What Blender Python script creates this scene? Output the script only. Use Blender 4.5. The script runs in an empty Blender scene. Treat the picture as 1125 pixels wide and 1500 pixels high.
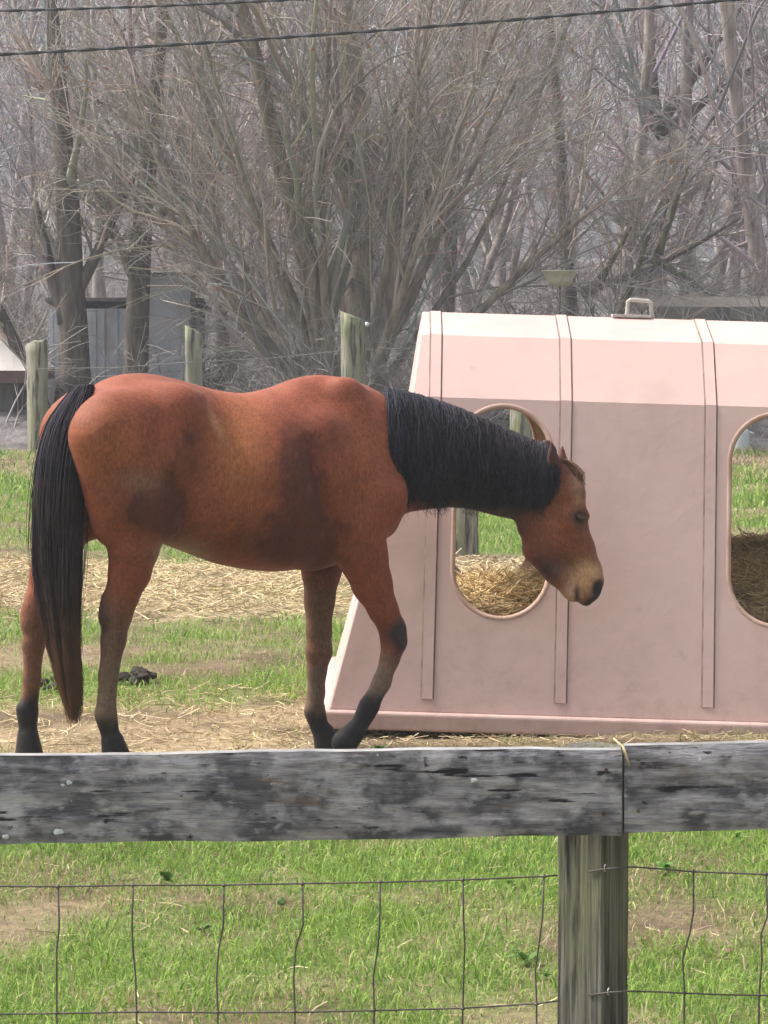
import bpy, math, random
import numpy as np
from mathutils import Vector, Matrix

scene = bpy.context.scene
col = scene.collection
R = math.radians
rng = np.random.default_rng(7)

# ------------------------------------------------------------------ camera
F_PX = 4536.0                      # focal length in pixels of the 1125 x 1500 photograph
CAM = np.array([0.0, 0.0, 1.70])
PITCH = math.atan(290.0 / F_PX)
cd = bpy.data.cameras.new('camera')
cam = bpy.data.objects.new('camera', cd)
col.objects.link(cam)
cam.location = CAM
cam.rotation_euler = (R(90) - PITCH, 0, 0)
cd.sensor_fit = 'VERTICAL'
cd.sensor_height = 36.0
cd.lens = 36.0 * F_PX / 1500.0
cd.clip_start = 0.1
cd.clip_end = 2000
scene.camera = cam

# ------------------------------------------------------------------ light
SUN_DIR = np.array([-0.56, 0.10, 0.82]); SUN_DIR /= np.linalg.norm(SUN_DIR)   # towards the sun
world = bpy.data.worlds.new('World')
scene.world = world
world.use_nodes = True
wn = world.node_tree
bg = wn.nodes['Background']
sky = wn.nodes.new('ShaderNodeTexSky')
sky.sky_type = 'NISHITA'
sky.sun_disc = False
sky.sun_elevation = math.asin(SUN_DIR[2])
sky.sun_rotation = math.atan2(SUN_DIR[0], SUN_DIR[1])
sky.air_density = 1.0
sky.dust_density = 6.0
sky.ozone_density = 0.6
hs = wn.nodes.new('ShaderNodeHueSaturation')
hs.inputs['Saturation'].default_value = 0.45
wn.links.new(sky.outputs[0], hs.inputs['Color'])
wn.links.new(hs.outputs[0], bg.inputs['Color'])
bg.inputs['Strength'].default_value = 0.12
sd = bpy.data.lights.new('sun', 'SUN')
sd.energy = 2.0
sd.angle = R(12)
sd.color = (1.0, 0.95, 0.88)
sun = bpy.data.objects.new('sun', sd)
col.objects.link(sun)
sun.rotation_euler = Vector(SUN_DIR).to_track_quat('Z', 'Y').to_euler()
scene.view_settings.view_transform = 'Standard'
scene.view_settings.look = 'None'
scene.view_settings.gamma = 1.0
scene.view_settings.exposure = 1.1
scene.cycles.use_denoising = True
scene.cycles.max_bounces = 6
scene.cycles.volume_bounces = 1
scene.cycles.diffuse_bounces = 3
scene.cycles.transparent_max_bounces = 6

# ------------------------------------------------------------------ helpers
_F = np.array([0, math.cos(PITCH), -math.sin(PITCH)])
_U = np.array([0, math.sin(PITCH), math.cos(PITCH)])
def ray(px, py):
    return _F + np.array([(px - 562.5) / F_PX, 0, 0]) - _U * ((py - 750.0) / F_PX)
def at(px, py, Y):
    """the world point at depth Y seen in pixel (px, py)"""
    d = ray(px, py)
    return CAM + d * (Y / d[1])
def ground_at(px, py):
    d = ray(px, py)
    return CAM + d * (-CAM[2] / d[2])
def to_px(V):
    d = V - CAM
    w = d @ _F
    return 562.5 + F_PX * d[:, 0] / w, 750 - F_PX * (d @ _U) / w

def tag(o, label=None, cat=None, group=None, kind=None):
    if label: o['label'] = label
    if cat: o['category'] = cat
    if group: o['group'] = group
    if kind: o['kind'] = kind
    return o
def empty(name, loc=(0, 0, 0), rz=0.0):
    o = bpy.data.objects.new(name, None)
    o.location = loc
    o.rotation_euler = (0, 0, rz)
    o.empty_display_size = 0.1
    col.objects.link(o)
    return o
def link(name, me, mat=None, parent=None):
    o = bpy.data.objects.new(name, me)
    if mat is not None and not me.materials: me.materials.append(mat)
    col.objects.link(o)
    if parent is not None: o.parent = parent
    return o
def mesh_np(name, V, Fs, smooth=True, colors=None):
    """Fs: one (n,k) index array or a list of them"""
    if not isinstance(Fs, (list, tuple)): Fs = [Fs]
    Fs = [np.asarray(f, dtype=np.int32) for f in Fs if len(f)]
    V = np.asarray(V, dtype=np.float32)
    me = bpy.data.meshes.new(name)
    me.vertices.add(len(V))
    me.vertices.foreach_set('co', V.ravel())
    nl = sum(f.size for f in Fs); npoly = sum(len(f) for f in Fs)
    me.loops.add(nl); me.polygons.add(npoly)
    me.loops.foreach_set('vertex_index', np.concatenate([f.ravel() for f in Fs]))
    tot = np.concatenate([np.full(len(f), f.shape[1], np.int32) for f in Fs])
    st = np.concatenate([[0], np.cumsum(tot)[:-1]]).astype(np.int32)
    me.polygons.foreach_set('loop_start', st)
    me.polygons.foreach_set('loop_total', tot)
    me.polygons.foreach_set('use_smooth', np.full(npoly, smooth, dtype=bool))
    me.update(calc_edges=True)
    if colors is not None:
        ca = me.color_attributes.new('Col', 'FLOAT_COLOR', 'POINT')
        c = np.ones((len(V), 4), np.float32); c[:, :3] = colors
        ca.data.foreach_set('color', c.ravel())
    return me
def tubes(P, Rr, sides=3, cap=False):
    """P (B,n,3) polylines, Rr (B,n) radii -> verts, quads (and the map vertex -> polyline)"""
    B, n, _ = P.shape
    T = np.empty_like(P)
    T[:, 1:-1] = P[:, 2:] - P[:, :-2]
    T[:, 0] = P[:, 1] - P[:, 0]; T[:, -1] = P[:, -1] - P[:, -2]
    T /= np.linalg.norm(T, axis=2, keepdims=True) + 1e-9
    ref = np.zeros_like(T); m = np.abs(T[..., 2]).mean(1) > 0.75          # one reference for the whole polyline, so that it never twists
    ref[..., 2] = 1.0; ref[m] = (0.83, 0.55, 0.1)
    A = np.cross(T, ref); A /= np.linalg.norm(A, axis=2, keepdims=True) + 1e-9
    Bv = np.cross(T, A)
    ang = np.arange(sides) * 2 * np.pi / sides
    V = P[:, :, None, :] + Rr[:, :, None, None] * (np.cos(ang)[None, None, :, None] * A[:, :, None, :] + np.sin(ang)[None, None, :, None] * Bv[:, :, None, :])
    idx = np.arange(B * n * sides).reshape(B, n, sides)
    nx = np.roll(idx, -1, axis=2)
    Q = np.stack([idx[:, :-1], nx[:, :-1], nx[:, 1:], idx[:, 1:]], axis=-1).reshape(-1, 4)
    own = np.repeat(np.arange(B), n * sides)
    if cap and sides >= 3:
        caps = np.concatenate([idx[:, 0, ::-1], idx[:, -1, :]], axis=0)
        return V.reshape(-1, 3), [Q, caps], own
    return V.reshape(-1, 3), [Q], own
class MB:
    """collects several tube or box pieces into ONE mesh"""
    def __init__(s): s.V = []; s.F = []; s.n = 0; s.C = []
    def add(s, V, Fs, c=None):
        V = np.asarray(V, float)
        for f in (Fs if isinstance(Fs, (list, tuple)) else [Fs]):
            s.F.append(np.asarray(f, np.int32) + s.n)
        s.V.append(V); s.n += len(V)
        if c is not None: s.C.append(np.broadcast_to(np.asarray(c, float), (len(V), 3)))
        return s
    def box(s, c, size, rot=None):
        v = np.array([[x, y, z] for x in (-.5, .5) for y in (-.5, .5) for z in (-.5, .5)]) * np.asarray(size)
        if rot is not None: v = v @ np.asarray(rot).T
        f = np.array([[0, 1, 3, 2], [4, 6, 7, 5], [0, 4, 5, 1], [2, 3, 7, 6], [0, 2, 6, 4], [1, 5, 7, 3]])
        return s.add(v + np.asarray(c), f)
    def tube(s, pts, r, sides=8, cap=True):
        P = np.asarray(pts, float)[None]; rr = np.broadcast_to(np.asarray(r, float), (len(pts),))[None]
        V, Fq, _ = tubes(P, rr, sides, cap)
        return s.add(V, Fq)
    def mesh(s, name, smooth=False):
        byk = {}
        for f in s.F: byk.setdefault(f.shape[1], []).append(f)
        return mesh_np(name, np.concatenate(s.V), [np.concatenate(v) for v in byk.values()], smooth, np.concatenate(s.C) if s.C else None)
    def build(s, name, mat, parent=None, smooth=False):
        return link(name, s.mesh(name, smooth), mat, parent)
def bevel(o, w, seg=2):
    m = o.modifiers.new('bevel', 'BEVEL'); m.width = w; m.segments = seg; m.limit_method = 'ANGLE'
    return o
def rotz(a):
    return np.array([[math.cos(a), -math.sin(a), 0], [math.sin(a), math.cos(a), 0], [0, 0, 1]])
def rotx(a):
    return np.array([[1, 0, 0], [0, math.cos(a), -math.sin(a)], [0, math.sin(a), math.cos(a)]])
def roty(a):
    return np.array([[math.cos(a), 0, math.sin(a)], [0, 1, 0], [-math.sin(a), 0, math.cos(a)]])

_lat = np.random.default_rng(3).random((256, 256))
def noise2(x, y):
    x = np.asarray(x, float); y = np.asarray(y, float)
    xi = np.floor(x).astype(int); yi = np.floor(y).astype(int)
    fx = x - xi; fy = y - yi
    fx = fx * fx * (3 - 2 * fx); fy = fy * fy * (3 - 2 * fy)
    g = lambda a, b: _lat[a & 255, b & 255]
    return (g(xi, yi) * (1 - fx) + g(xi + 1, yi) * fx) * (1 - fy) + (g(xi, yi + 1) * (1 - fx) + g(xi + 1, yi + 1) * fx) * fy
def fbm2(x, y, o=4):
    s = 0; a = 0.5; t = 0
    for k in range(o):
        s = s + a * noise2(x * 2 ** k + 17.3 * k, y * 2 ** k + 9.1 * k); t += a; a *= 0.5
    return s / t
def sstep(a, b, x):
    t = np.clip((np.asarray(x, float) - a) / (b - a), 0, 1)
    return t * t * (3 - 2 * t)
def mix(a, b, t):
    t = np.asarray(t, float)[..., None]
    return np.asarray(a) * (1 - t) + np.asarray(b) * t

# ------------------------------------------------------------------ materials
def new_mat(name):
    m = bpy.data.materials.new(name); m.use_nodes = True
    return m, m.node_tree, m.node_tree.nodes['Principled BSDF']
def N(nt, kind, **kw):
    n = nt.nodes.new(kind)
    for k, v in kw.items():
        if k in n.inputs: n.inputs[k].default_value = v
        else: setattr(n, k, v)
    return n
def noise_mat(name, stops, scale=5.0, stretch=(1, 1, 1), rough=0.8, bump=0.0, bump_scale=None, detail=6.0, coords='Object',
              attr=False, spec=0.3, dist=0.0, second=None, rand=0.0, bdist=0.01):
    """colour ramp over noise; attr multiplies by the vertex colour; second=(colour, scale, lo, hi, stretch) blotches of another colour"""
    m, nt, b = new_mat(name)
    tc = N(nt, 'ShaderNodeTexCoord')
    mp = N(nt, 'ShaderNodeMapping'); mp.inputs['Scale'].default_value = stretch
    nt.links.new(tc.outputs[coords], mp.inputs['Vector'])
    if rand:
        oi = N(nt, 'ShaderNodeObjectInfo')
        vm = N(nt, 'ShaderNodeVectorMath', operation='SCALE'); vm.inputs['Scale'].default_value = 31.0
        cb = N(nt, 'ShaderNodeCombineXYZ')
        for k in range(3): nt.links.new(oi.outputs['Random'], cb.inputs[k])
        nt.links.new(cb.outputs[0], vm.inputs[0]); nt.links.new(vm.outputs[0], mp.inputs['Location'])
    nz = N(nt, 'ShaderNodeTexNoise', Scale=scale, Detail=detail, Roughness=0.6, Distortion=dist)
    nt.links.new(mp.outputs[0], nz.inputs['Vector'])
    rp = N(nt, 'ShaderNodeValToRGB')
    el = rp.color_ramp.elements
    while len(el) < len(stops): el.new(0.5)
    for e, (p, c) in zip(el, stops): e.position = p; e.color = (*c, 1)
    nt.links.new(nz.outputs['Fac'], rp.inputs['Fac'])
    out = rp.outputs['Color']
    for sec in (second or []):
        c2, sc2, lo, hi, st2 = sec
        mp2 = N(nt, 'ShaderNodeMapping'); mp2.inputs['Scale'].default_value = st2
        mp2.inputs['Location'].default_value = (3.1 * sc2, 1.7, 5.9)
        nt.links.new(tc.outputs[coords], mp2.inputs['Vector'])
        n2 = N(nt, 'ShaderNodeTexNoise', Scale=sc2, Detail=5.0, Roughness=0.6)
        nt.links.new(mp2.outputs[0], n2.inputs['Vector'])
        mr = N(nt, 'ShaderNodeMapRange'); mr.inputs['From Min'].default_value = lo; mr.inputs['From Max'].default_value = hi
        nt.links.new(n2.outputs['Fac'], mr.inputs['Value'])
        mx = N(nt, 'ShaderNodeMix', data_type='RGBA'); mx.inputs['B'].default_value = (*c2, 1)
        mx.inputs[7].default_value = (*c2, 1)
        nt.links.new(mr.outputs[0], mx.inputs[0]); nt.links.new(out, mx.inputs[6])
        out = mx.outputs[2]
    if attr:
        at_ = N(nt, 'ShaderNodeVertexColor', layer_name='Col')
        mx = N(nt, 'ShaderNodeMix', data_type='RGBA', blend_type='MULTIPLY'); mx.inputs[0].default_value = 1.0
        nt.links.new(at_.outputs['Color'], mx.inputs[6]); nt.links.new(out, mx.inputs[7])
        out = mx.outputs[2]
    nt.links.new(out, b.inputs['Base Color'])
    b.inputs['Roughness'].default_value = rough
    b.inputs['Specular IOR Level'].default_value = spec
    if bump:
        n3 = N(nt, 'ShaderNodeTexNoise', Scale=bump_scale or scale * 2, Detail=6.0, Roughness=0.65)
        nt.links.new(mp.outputs[0], n3.inputs['Vector'])
        bp = N(nt, 'ShaderNodeBump', Strength=bump, Distance=bdist)
        nt.links.new(n3.outputs['Fac'], bp.inputs['Height']); nt.links.new(bp.outputs[0], b.inputs['Normal'])
    return m

# ================================================================== ground
FAR_EDGE = 38.6
def zone(x, y):
    """how green the turf is (0 straw and dirt .. 1 lush) and how much loose hay lies on it"""
    n = fbm2(x * 1.1 + 40, y * 0.8 + 11, 4); n2 = fbm2(x * 3.7, y * 2.6 + 5, 3)
    ky = [0, 7.2, 8.2, 9.0, 10.2, 11.2, 11.9, 12.9, 13.4, 14.2, 15.2, 16.6, 17.6, 18.3, 21.3, 22.2, 26, 31, 35, 38, 41]
    kg = [.5, .42, .66, .90, .88, .45, .12, .10, .32, .80, .58, .42, .36, .10, .10, .62, .85, .80, .50, .34, .3]
    g = np.interp(y, ky, kg) + (n - .5) * 1.6 + (n2 - .5) * 1.2
    hay = np.interp(y, [11.3, 11.9, 12.8, 13.3, 13.9, 16.8, 18.2, 19.2, 20.8, 21.6], [0, .5, .55, .3, 0, 0, .75, 1, 1, 0]) * sstep(.28, .5, n + .12)
    hay = hay * (1 - .75 * sstep(-.35, .15, x) * (y < 12.7))
    g = g - .12 * sstep(0.5, 2.0, x) * (y > 13) 
    return np.clip(g, 0, 1), np.clip(hay, 0, 1)
def gz(x, y):
    w = sstep(60, 40, np.asarray(y, float))
    return ((fbm2(np.asarray(x) * .8 + 7, np.asarray(y) * .8, 3) - .5) * .05 + (fbm2(np.asarray(x) * 6, np.asarray(y) * 6, 2) - .5) * .022) * w
xs = np.concatenate([-np.geomspace(200, 9.4, 18), np.arange(-9, 9.01, .09), np.geomspace(9.4, 200, 18)])
ys = np.concatenate([[-40, -25, -12, -4, 0, 3], np.arange(4.5, 24, .09), np.arange(24, 43, .3), np.geomspace(43.5, 250, 10)])
GX, GY = np.meshgrid(xs, ys, indexing='ij')
GZ = gz(GX, GY)
I = np.arange(GX.size).reshape(GX.shape)
Fg = np.stack([I[:-1, :-1], I[1:, :-1], I[1:, 1:], I[:-1, 1:]], -1).reshape(-1, 4)
gg, hh = zone(GX.ravel(), GY.ravel())
gc = mix(np.array([.23, .175, .115]), np.array([.11, .165, .04]), gg)
gc = mix(gc, np.array([.46, .36, .22]), hh * .85)
dn = fbm2(GX.ravel() * 2.3 + 3, GY.ravel() * 2.3 + 8, 4)
gc = mix(gc, np.array([.09, .062, .042]), sstep(.52, .68, dn) * .75 * (1 - .6 * gg))
m_ground = noise_mat('pasture_ground', [(.25, (.55, .55, .55)), (.5, (1, 1, 1)), (.8, (1.45, 1.4, 1.3))], 22, rough=.95, bump=.6, bump_scale=60, attr=True, spec=.1, bdist=.02)
g_obj = link('ground', mesh_np('ground', np.stack([GX.ravel(), GY.ravel(), GZ.ravel()], -1), Fg, True, gc), m_ground)
tag(g_obj, kind='structure')

# --- wooded hillside behind the pasture
def hill_z(x, y):
    x = np.asarray(x, float); y = np.asarray(y, float)
    d = y - FAR_EDGE
    z = .02 + .38 * sstep(0, 1.6, d) + np.clip(d - 1, 0, None) * .018 + 6.4 * sstep(12, 95, d) - 4.6 * sstep(-2, 9, x) * sstep(20, 90, d)
    z = z + (fbm2(x * .5, y * .5 + 30, 4) - .5) * np.clip(d * .35, 0, .85)
    return np.where(d < 0, -.05 + .0 * d, z)
hx = np.concatenate([-np.geomspace(200, 26, 12), np.arange(-24, 24.1, .4), np.geomspace(26, 200, 12)])
hy = np.concatenate([[FAR_EDGE - .3], np.arange(FAR_EDGE, 62, .35), np.arange(62, 140, 2.0), np.geomspace(142, 250, 6)])
GX, GY = np.meshgrid(hx, hy, indexing='ij')
I = np.arange(GX.size).reshape(GX.shape)
Fh = np.stack([I[:-1, :-1], I[1:, :-1], I[1:, 1:], I[:-1, 1:]], -1).reshape(-1, 4)
m_hill = noise_mat('leaf_litter', [(.3, (.10, .09, .09)), (.5, (.195, .178, .178)), (.7, (.31, .288, .29))], 2.6, rough=.95, bump=.9, bump_scale=9, spec=.1, bdist=.15,
                   second=[((.30, .285, .285), 1.3, .56, .66, (1, 1, 1))])
h_obj = link('wooded_hillside', mesh_np('wooded_hillside', np.stack([GX.ravel(), GY.ravel(), hill_z(GX, GY).ravel()], -1), Fh, True), m_hill)
tag(h_obj, kind='structure')

# --- grass: bent blades, one object
def blades(n, x0, x1, y0, y1, hmin, hmax, width, dens=None):
    x = x0 + (x1 - x0) * rng.random(n); y = y0 + (y1 - y0) * rng.random(n)
    g, h = zone(x, y)
    tuft = fbm2(x * 5 + 2, y * 5, 2)
    keep = rng.random(n) < (.22 + .78 * np.clip(g * 1.1 + (tuft - .5), 0, 1)) * (1 - .6 * h)
    x, y, g, h, tuft = x[keep], y[keep], g[keep], h[keep], tuft[keep]
    n = len(x)
    hgt = hmin + (hmax - hmin) * rng.random(n) ** 1.6 * (.45 + .9 * g) * (.5 + tuft)
    az = rng.random(n) * 6.283; lean = .25 + .95 * rng.random(n)
    d = np.stack([np.cos(az), np.sin(az), np.zeros(n)], -1); s = np.stack([-np.sin(az), np.cos(az), np.zeros(n)], -1)
    fa = rng.random(n) * 6.283
    s = np.stack([np.cos(fa), np.sin(fa), np.zeros(n)], -1)
    w = width * (.6 + .8 * rng.random(n))
    b0 = np.stack([x, y, gz(x, y) - .004], -1)
    m = b0 + d * (hgt * lean * .35)[:, None] + np.array([0, 0, 1]) * (hgt * .62)[:, None]
    t = b0 + d * (hgt * lean)[:, None] + np.array([0, 0, 1]) * (hgt * (1 - .35 * (lean - .25)))[:, None]
    V = np.stack([b0 - s * w[:, None], b0 + s * w[:, None], m + s * (w * .8)[:, None], m - s * (w * .8)[:, None], t], 1).reshape(-1, 3)
    k = np.arange(n)[:, None] * 5
    cg = mix(np.array([.11, .23, .036]), np.array([.40, .53, .12]), rng.random(n))
    ct = mix(np.array([.36, .275, .16]), np.array([.56, .46, .29]), rng.random(n))
    c = np.where((rng.random(n) < np.clip(g * 1.15 + .08, 0, .93))[:, None], cg, ct)
    return V, k + np.array([[0, 1, 2, 3]]), k + np.array([[3, 2, 4]]), np.repeat(c, 5, 0)
sets = [blades(150000, -1.9, 1.9, 6.6, 11.4, .012, .048, .0019), blades(60000, -2.6, 2.6, 11.4, 16.5, .015, .065, .0026),
        blades(70000, -5, 5, 16.5, 27, .02, .075, .0042), blades(60000, -8, 8, 27, 39.3, .03, .13, .0075)]
mbg = MB()
for V, q4, t3, c in sets: mbg.add(V, [q4, t3], c)
m_grass, nt, b = new_mat('grass_blade')
va = N(nt, 'ShaderNodeVertexColor', layer_name='Col')
nt.links.new(va.outputs['Color'], b.inputs['Base Color'])
b.inputs['Roughness'].default_value = .55; b.inputs['Specular IOR Level'].default_value = .3
tr = N(nt, 'ShaderNodeBsdfTranslucent'); nt.links.new(va.outputs['Color'], tr.inputs['Color'])
ms = N(nt, 'ShaderNodeMixShader'); ms.inputs[0].default_value = .3
nt.links.new(b.outputs[0], ms.inputs[1]); nt.links.new(tr.outputs[0], ms.inputs[2])
nt.links.new(ms.outputs[0], nt.nodes['Material Output'].inputs['Surface'])
tag(mbg.build('grass', m_grass), 'short green and straw-coloured pasture grass', 'grass', kind='stuff')

# --- broad-leaved weeds and dead leaves in the turf
mbw = MB()
def leaf(c, az, L, w, el, colr):
    d = np.array([math.cos(az) * math.cos(el), math.sin(az) * math.cos(el), math.sin(el)]); s = np.array([-math.sin(az), math.cos(az), 0])
    V = np.array([c, c + d * L * .35 + s * w, c + d * L * .7 + s * w * .8 - np.array([0, 0, .1 * L]), c + d * L - np.array([0, 0, .3 * L]), c + d * L * .7 - s * w * .8 - np.array([0, 0, .1 * L]), c + d * L * .35 - s * w, c + d * L * .5 + np.array([0, 0, .04 * L])])
    mbw.add(V, [np.array([[0, 1, 6], [1, 2, 6], [2, 3, 6], [3, 4, 6], [4, 5, 6], [5, 0, 6]])], colr)
for k in range(40):
    y = 6.8 + 4.6 * rng.random() if k < 28 else 11.5 + 8 * rng.random(); x = (rng.random() * 2 - 1) * (1.7 if k < 28 else 3)
    big = .6 + .8 * rng.random(); cg = np.array([.11, .22, .045]) * (.6 + .9 * rng.random())
    for j in range(int(5 + 5 * rng.random())):
        leaf(np.array([x, y, float(gz(x, y)) + .012]), rng.random() * 6.28, (.025 + .035 * rng.random()) * big, (.008 + .008 * rng.random()) * big, .3 + .7 * rng.random(), cg * (.8 + .4 * rng.random()))
for k in range(60):
    y = 6.8 + 4.8 * rng.random(); x = (rng.random() * 2 - 1) * 1.8
    leaf(np.array([x, y, float(gz(x, y)) + .015 + .03 * rng.random()]), rng.random() * 6.28, .015 + .025 * rng.random(), .004 + .006 * rng.random(), rng.normal() * .4, mix(np.array([.14, .09, .055]), np.array([.34, .25, .16]), np.array(rng.random())))
tag(mbw.build('turf_weeds', m_grass), 'small broad-leaved weeds and dead leaves scattered in the turf', 'weeds', kind='stuff')

# --- loose hay strewn on the ground
def straw(n, x, y, z, lmin, lmax, r, up=.25, sides=3):
    L = lmin + (lmax - lmin) * rng.random(n)
    az = rng.random(n) * 6.283; el = (rng.random(n) - .35) * up * 2
    d = np.stack([np.cos(az) * np.cos(el), np.sin(az) * np.cos(el), np.sin(el)], -1)
    bend = rng.normal(size=(n, 3)) * .16
    tt = np.linspace(-.5, .5, 4)[None, :, None]
    P_ = np.stack([x, y, z], -1)[:, None] + d[:, None] * L[:, None, None] * tt + bend[:, None] * L[:, None, None] * (tt ** 2) * 1.5
    Rr = np.full((n, 4), 1.0) * (r * (.6 + .8 * rng.random(n)))[:, None]
    V, Fq, own = tubes(P_, Rr, sides)
    c = mix(np.array([.38, .29, .16]), np.array([.64, .54, .34]), rng.random(n)) * (.75 + .5 * rng.random(n))[:, None]
    return V, Fq, c[own]
def zone_points(n, x0, x1, y0, y1):
    x = x0 + (x1 - x0) * rng.random(n); y = y0 + (y1 - y0) * rng.random(n)
    g, h = zone(x, y)
    k = rng.random(n) < h
    return x[k], y[k]
mbh = MB()
for n, box_, ln_, r_, lift in [(16000, (-2.2, 2.2, 11.3, 14.0), (.05, .16), .0017, .015), (30000, (-4.5, 4.5, 17.0, 21.7), (.06, .22), .0026, .02), (2500, (-1.6, 1.8, 7, 11.4), (.03, .12), .0014, .012)]:
    x, y = zone_points(n, *box_) if r_ > .002 else (box_[0] + (box_[1] - box_[0]) * rng.random(n // 5), box_[2] + (box_[3] - box_[2]) * rng.random(n // 5))
    z = gz(x, y) + lift * rng.random(len(x)) + r_
    mbh.add(*straw(len(x), x, y, z, *ln_, r_, .3))
m_straw = noise_mat('hay_straw', [(.3, (.8, .8, .8)), (.7, (1.2, 1.2, 1.2))], 14, rough=.7, attr=True, spec=.3)
tag(mbh.build('loose_hay', m_straw), 'loose yellow hay strewn over the pasture ground', 'hay', kind='stuff')

# --- dark dung pile in the grass behind the horse
dk = noise_mat('dung', [(.3, (.014, .011, .009)), (.7, (.05, .038, .028))], 30, rough=.8, bump=1, bump_scale=60, bdist=.01)
for (px, py, n, sp, lab) in [(205, 1002, 11, .13, 'dark dung pile lying in the green grass beside the hind legs'), (72, 1012, 8, .12, 'flat dark dung pat in the grass beside the horse tail')]:
    c = ground_at(px, py); mb = MB()
    for k in range(n):
        a = rng.normal(size=2) * np.array([sp * .5, .09])
        th = rng.random() * 6.28
        r_ = .03 + .022 * rng.random()
        nu, nv = 9, 6
        tt_ = np.linspace(0, np.pi, nv); pp_ = np.arange(nu) * 2 * np.pi / nu
        V = np.array([[math.sin(t) * math.cos(p), math.sin(t) * math.sin(p), math.cos(t) * .55] for t in tt_ for p in pp_]) * r_ * .8 * (1 + .18 * rng.normal(size=(nu * nv, 1)))
        Ii = np.arange(nu * nv).reshape(nv, nu); Jj = np.roll(Ii, -1, 1)
        mb.add(V + np.array([c[0] + a[0], c[1] + a[1], .02 + .03 * rng.random()]), np.stack([Ii[:-1], Ii[1:], Jj[1:], Jj[:-1]], -1).reshape(-1, 4))
    tag(mb.build('dung_pile', dk, smooth=True), lab, 'dung', kind='stuff')

# ================================================================== pink hay shelter
import bmesh
HUT_Y = 12.45
hb_ = at(480, 1064, HUT_Y)
HL = 1.26                                            # half length at the base
hut = empty('hay_shelter', (hb_[0] + HL, HUT_Y + .95, hb_[2] - .02 - 0.0))
HUT_TILT = R(1.75)
hut.rotation_euler = (0, HUT_TILT, R(0.0))
# keep the left front corner where the photograph shows it while tilting
hut.location.z = -.012
tag(hut, 'large pink plastic hay shelter with pill-shaped feeding holes', 'hay shelter')
m_plas = noise_mat('pink_plastic', [(.3, (.54, .38, .348)), (.55, (.575, .41, .375)), (.8, (.61, .445, .41))], 1.6, rough=.55, bump=.12, bump_scale=5, spec=.35, bdist=.03,
                   second=[((.47, .335, .305), 3.0, .50, .78, (1, 1, .4)), ((.40, .31, .27), 9.0, .66, .80, (1, 1, .5))])
m_rib_shade = noise_mat('rib_edge_shade', [(.35, (.13, .085, .075)), (.65, (.26, .18, .16))], 9, rough=.8)  # dark rib edges: groove shade painted in as colour
# mud splashed up the foot of the walls and a few scuffs
nt = m_plas.node_tree; b = nt.nodes['Principled BSDF']; prev = b.inputs['Base Color'].links[0].from_socket
tc = N(nt, 'ShaderNodeTexCoord'); sp_ = N(nt, 'ShaderNodeSeparateXYZ'); nt.links.new(tc.outputs['Object'], sp_.inputs[0])
mrz = N(nt, 'ShaderNodeMapRange'); mrz.inputs['From Min'].default_value = .60; mrz.inputs['From Max'].default_value = .0; nt.links.new(sp_.outputs['Z'], mrz.inputs['Value'])
nzm = N(nt, 'ShaderNodeTexNoise', Scale=7.0, Detail=8.0, Roughness=.75); nt.links.new(tc.outputs['Object'], nzm.inputs['Vector'])
mrn = N(nt, 'ShaderNodeMapRange'); mrn.inputs['From Min'].default_value = .46; mrn.inputs['From Max'].default_value = .72; mrn.inputs['To Max'].default_value = .55; nt.links.new(nzm.outputs['Fac'], mrn.inputs['Value'])
mu = N(nt, 'ShaderNodeMath', operation='MULTIPLY'); nt.links.new(mrz.outputs[0], mu.inputs[0]); nt.links.new(mrn.outputs[0], mu.inputs[1])
mxm = N(nt, 'ShaderNodeMix', data_type='RGBA'); mxm.inputs[7].default_value = (.27, .19, .145, 1)
nt.links.new(mu.outputs[0], mxm.inputs[0]); nt.links.new(prev, mxm.inputs[6])
nzs = N(nt, 'ShaderNodeTexNoise', Scale=4.0, Detail=10.0, Roughness=.8); mps = N(nt, 'ShaderNodeMapping'); mps.inputs['Scale'].default_value = (9, 1, .7); mps.inputs['Rotation'].default_value = (0, .3, 0)
nt.links.new(tc.outputs['Object'], mps.inputs['Vector']); nt.links.new(mps.outputs[0], nzs.inputs['Vector'])
mrs = N(nt, 'ShaderNodeMapRange'); mrs.inputs['From Min'].default_value = .64; mrs.inputs['From Max'].default_value = .74; mrs.inputs['To Max'].default_value = .5; nt.links.new(nzs.outputs['Fac'], mrs.inputs['Value'])
mxs = N(nt, 'ShaderNodeMix', data_type='RGBA'); mxs.inputs[7].default_value = (.40, .28, .25, 1)
nt.links.new(mrs.outputs[0], mxs.inputs[0]); nt.links.new(mxm.outputs[2], mxs.inputs[6]); nt.links.new(mxs.outputs[2], b.inputs['Base Color'])
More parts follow.
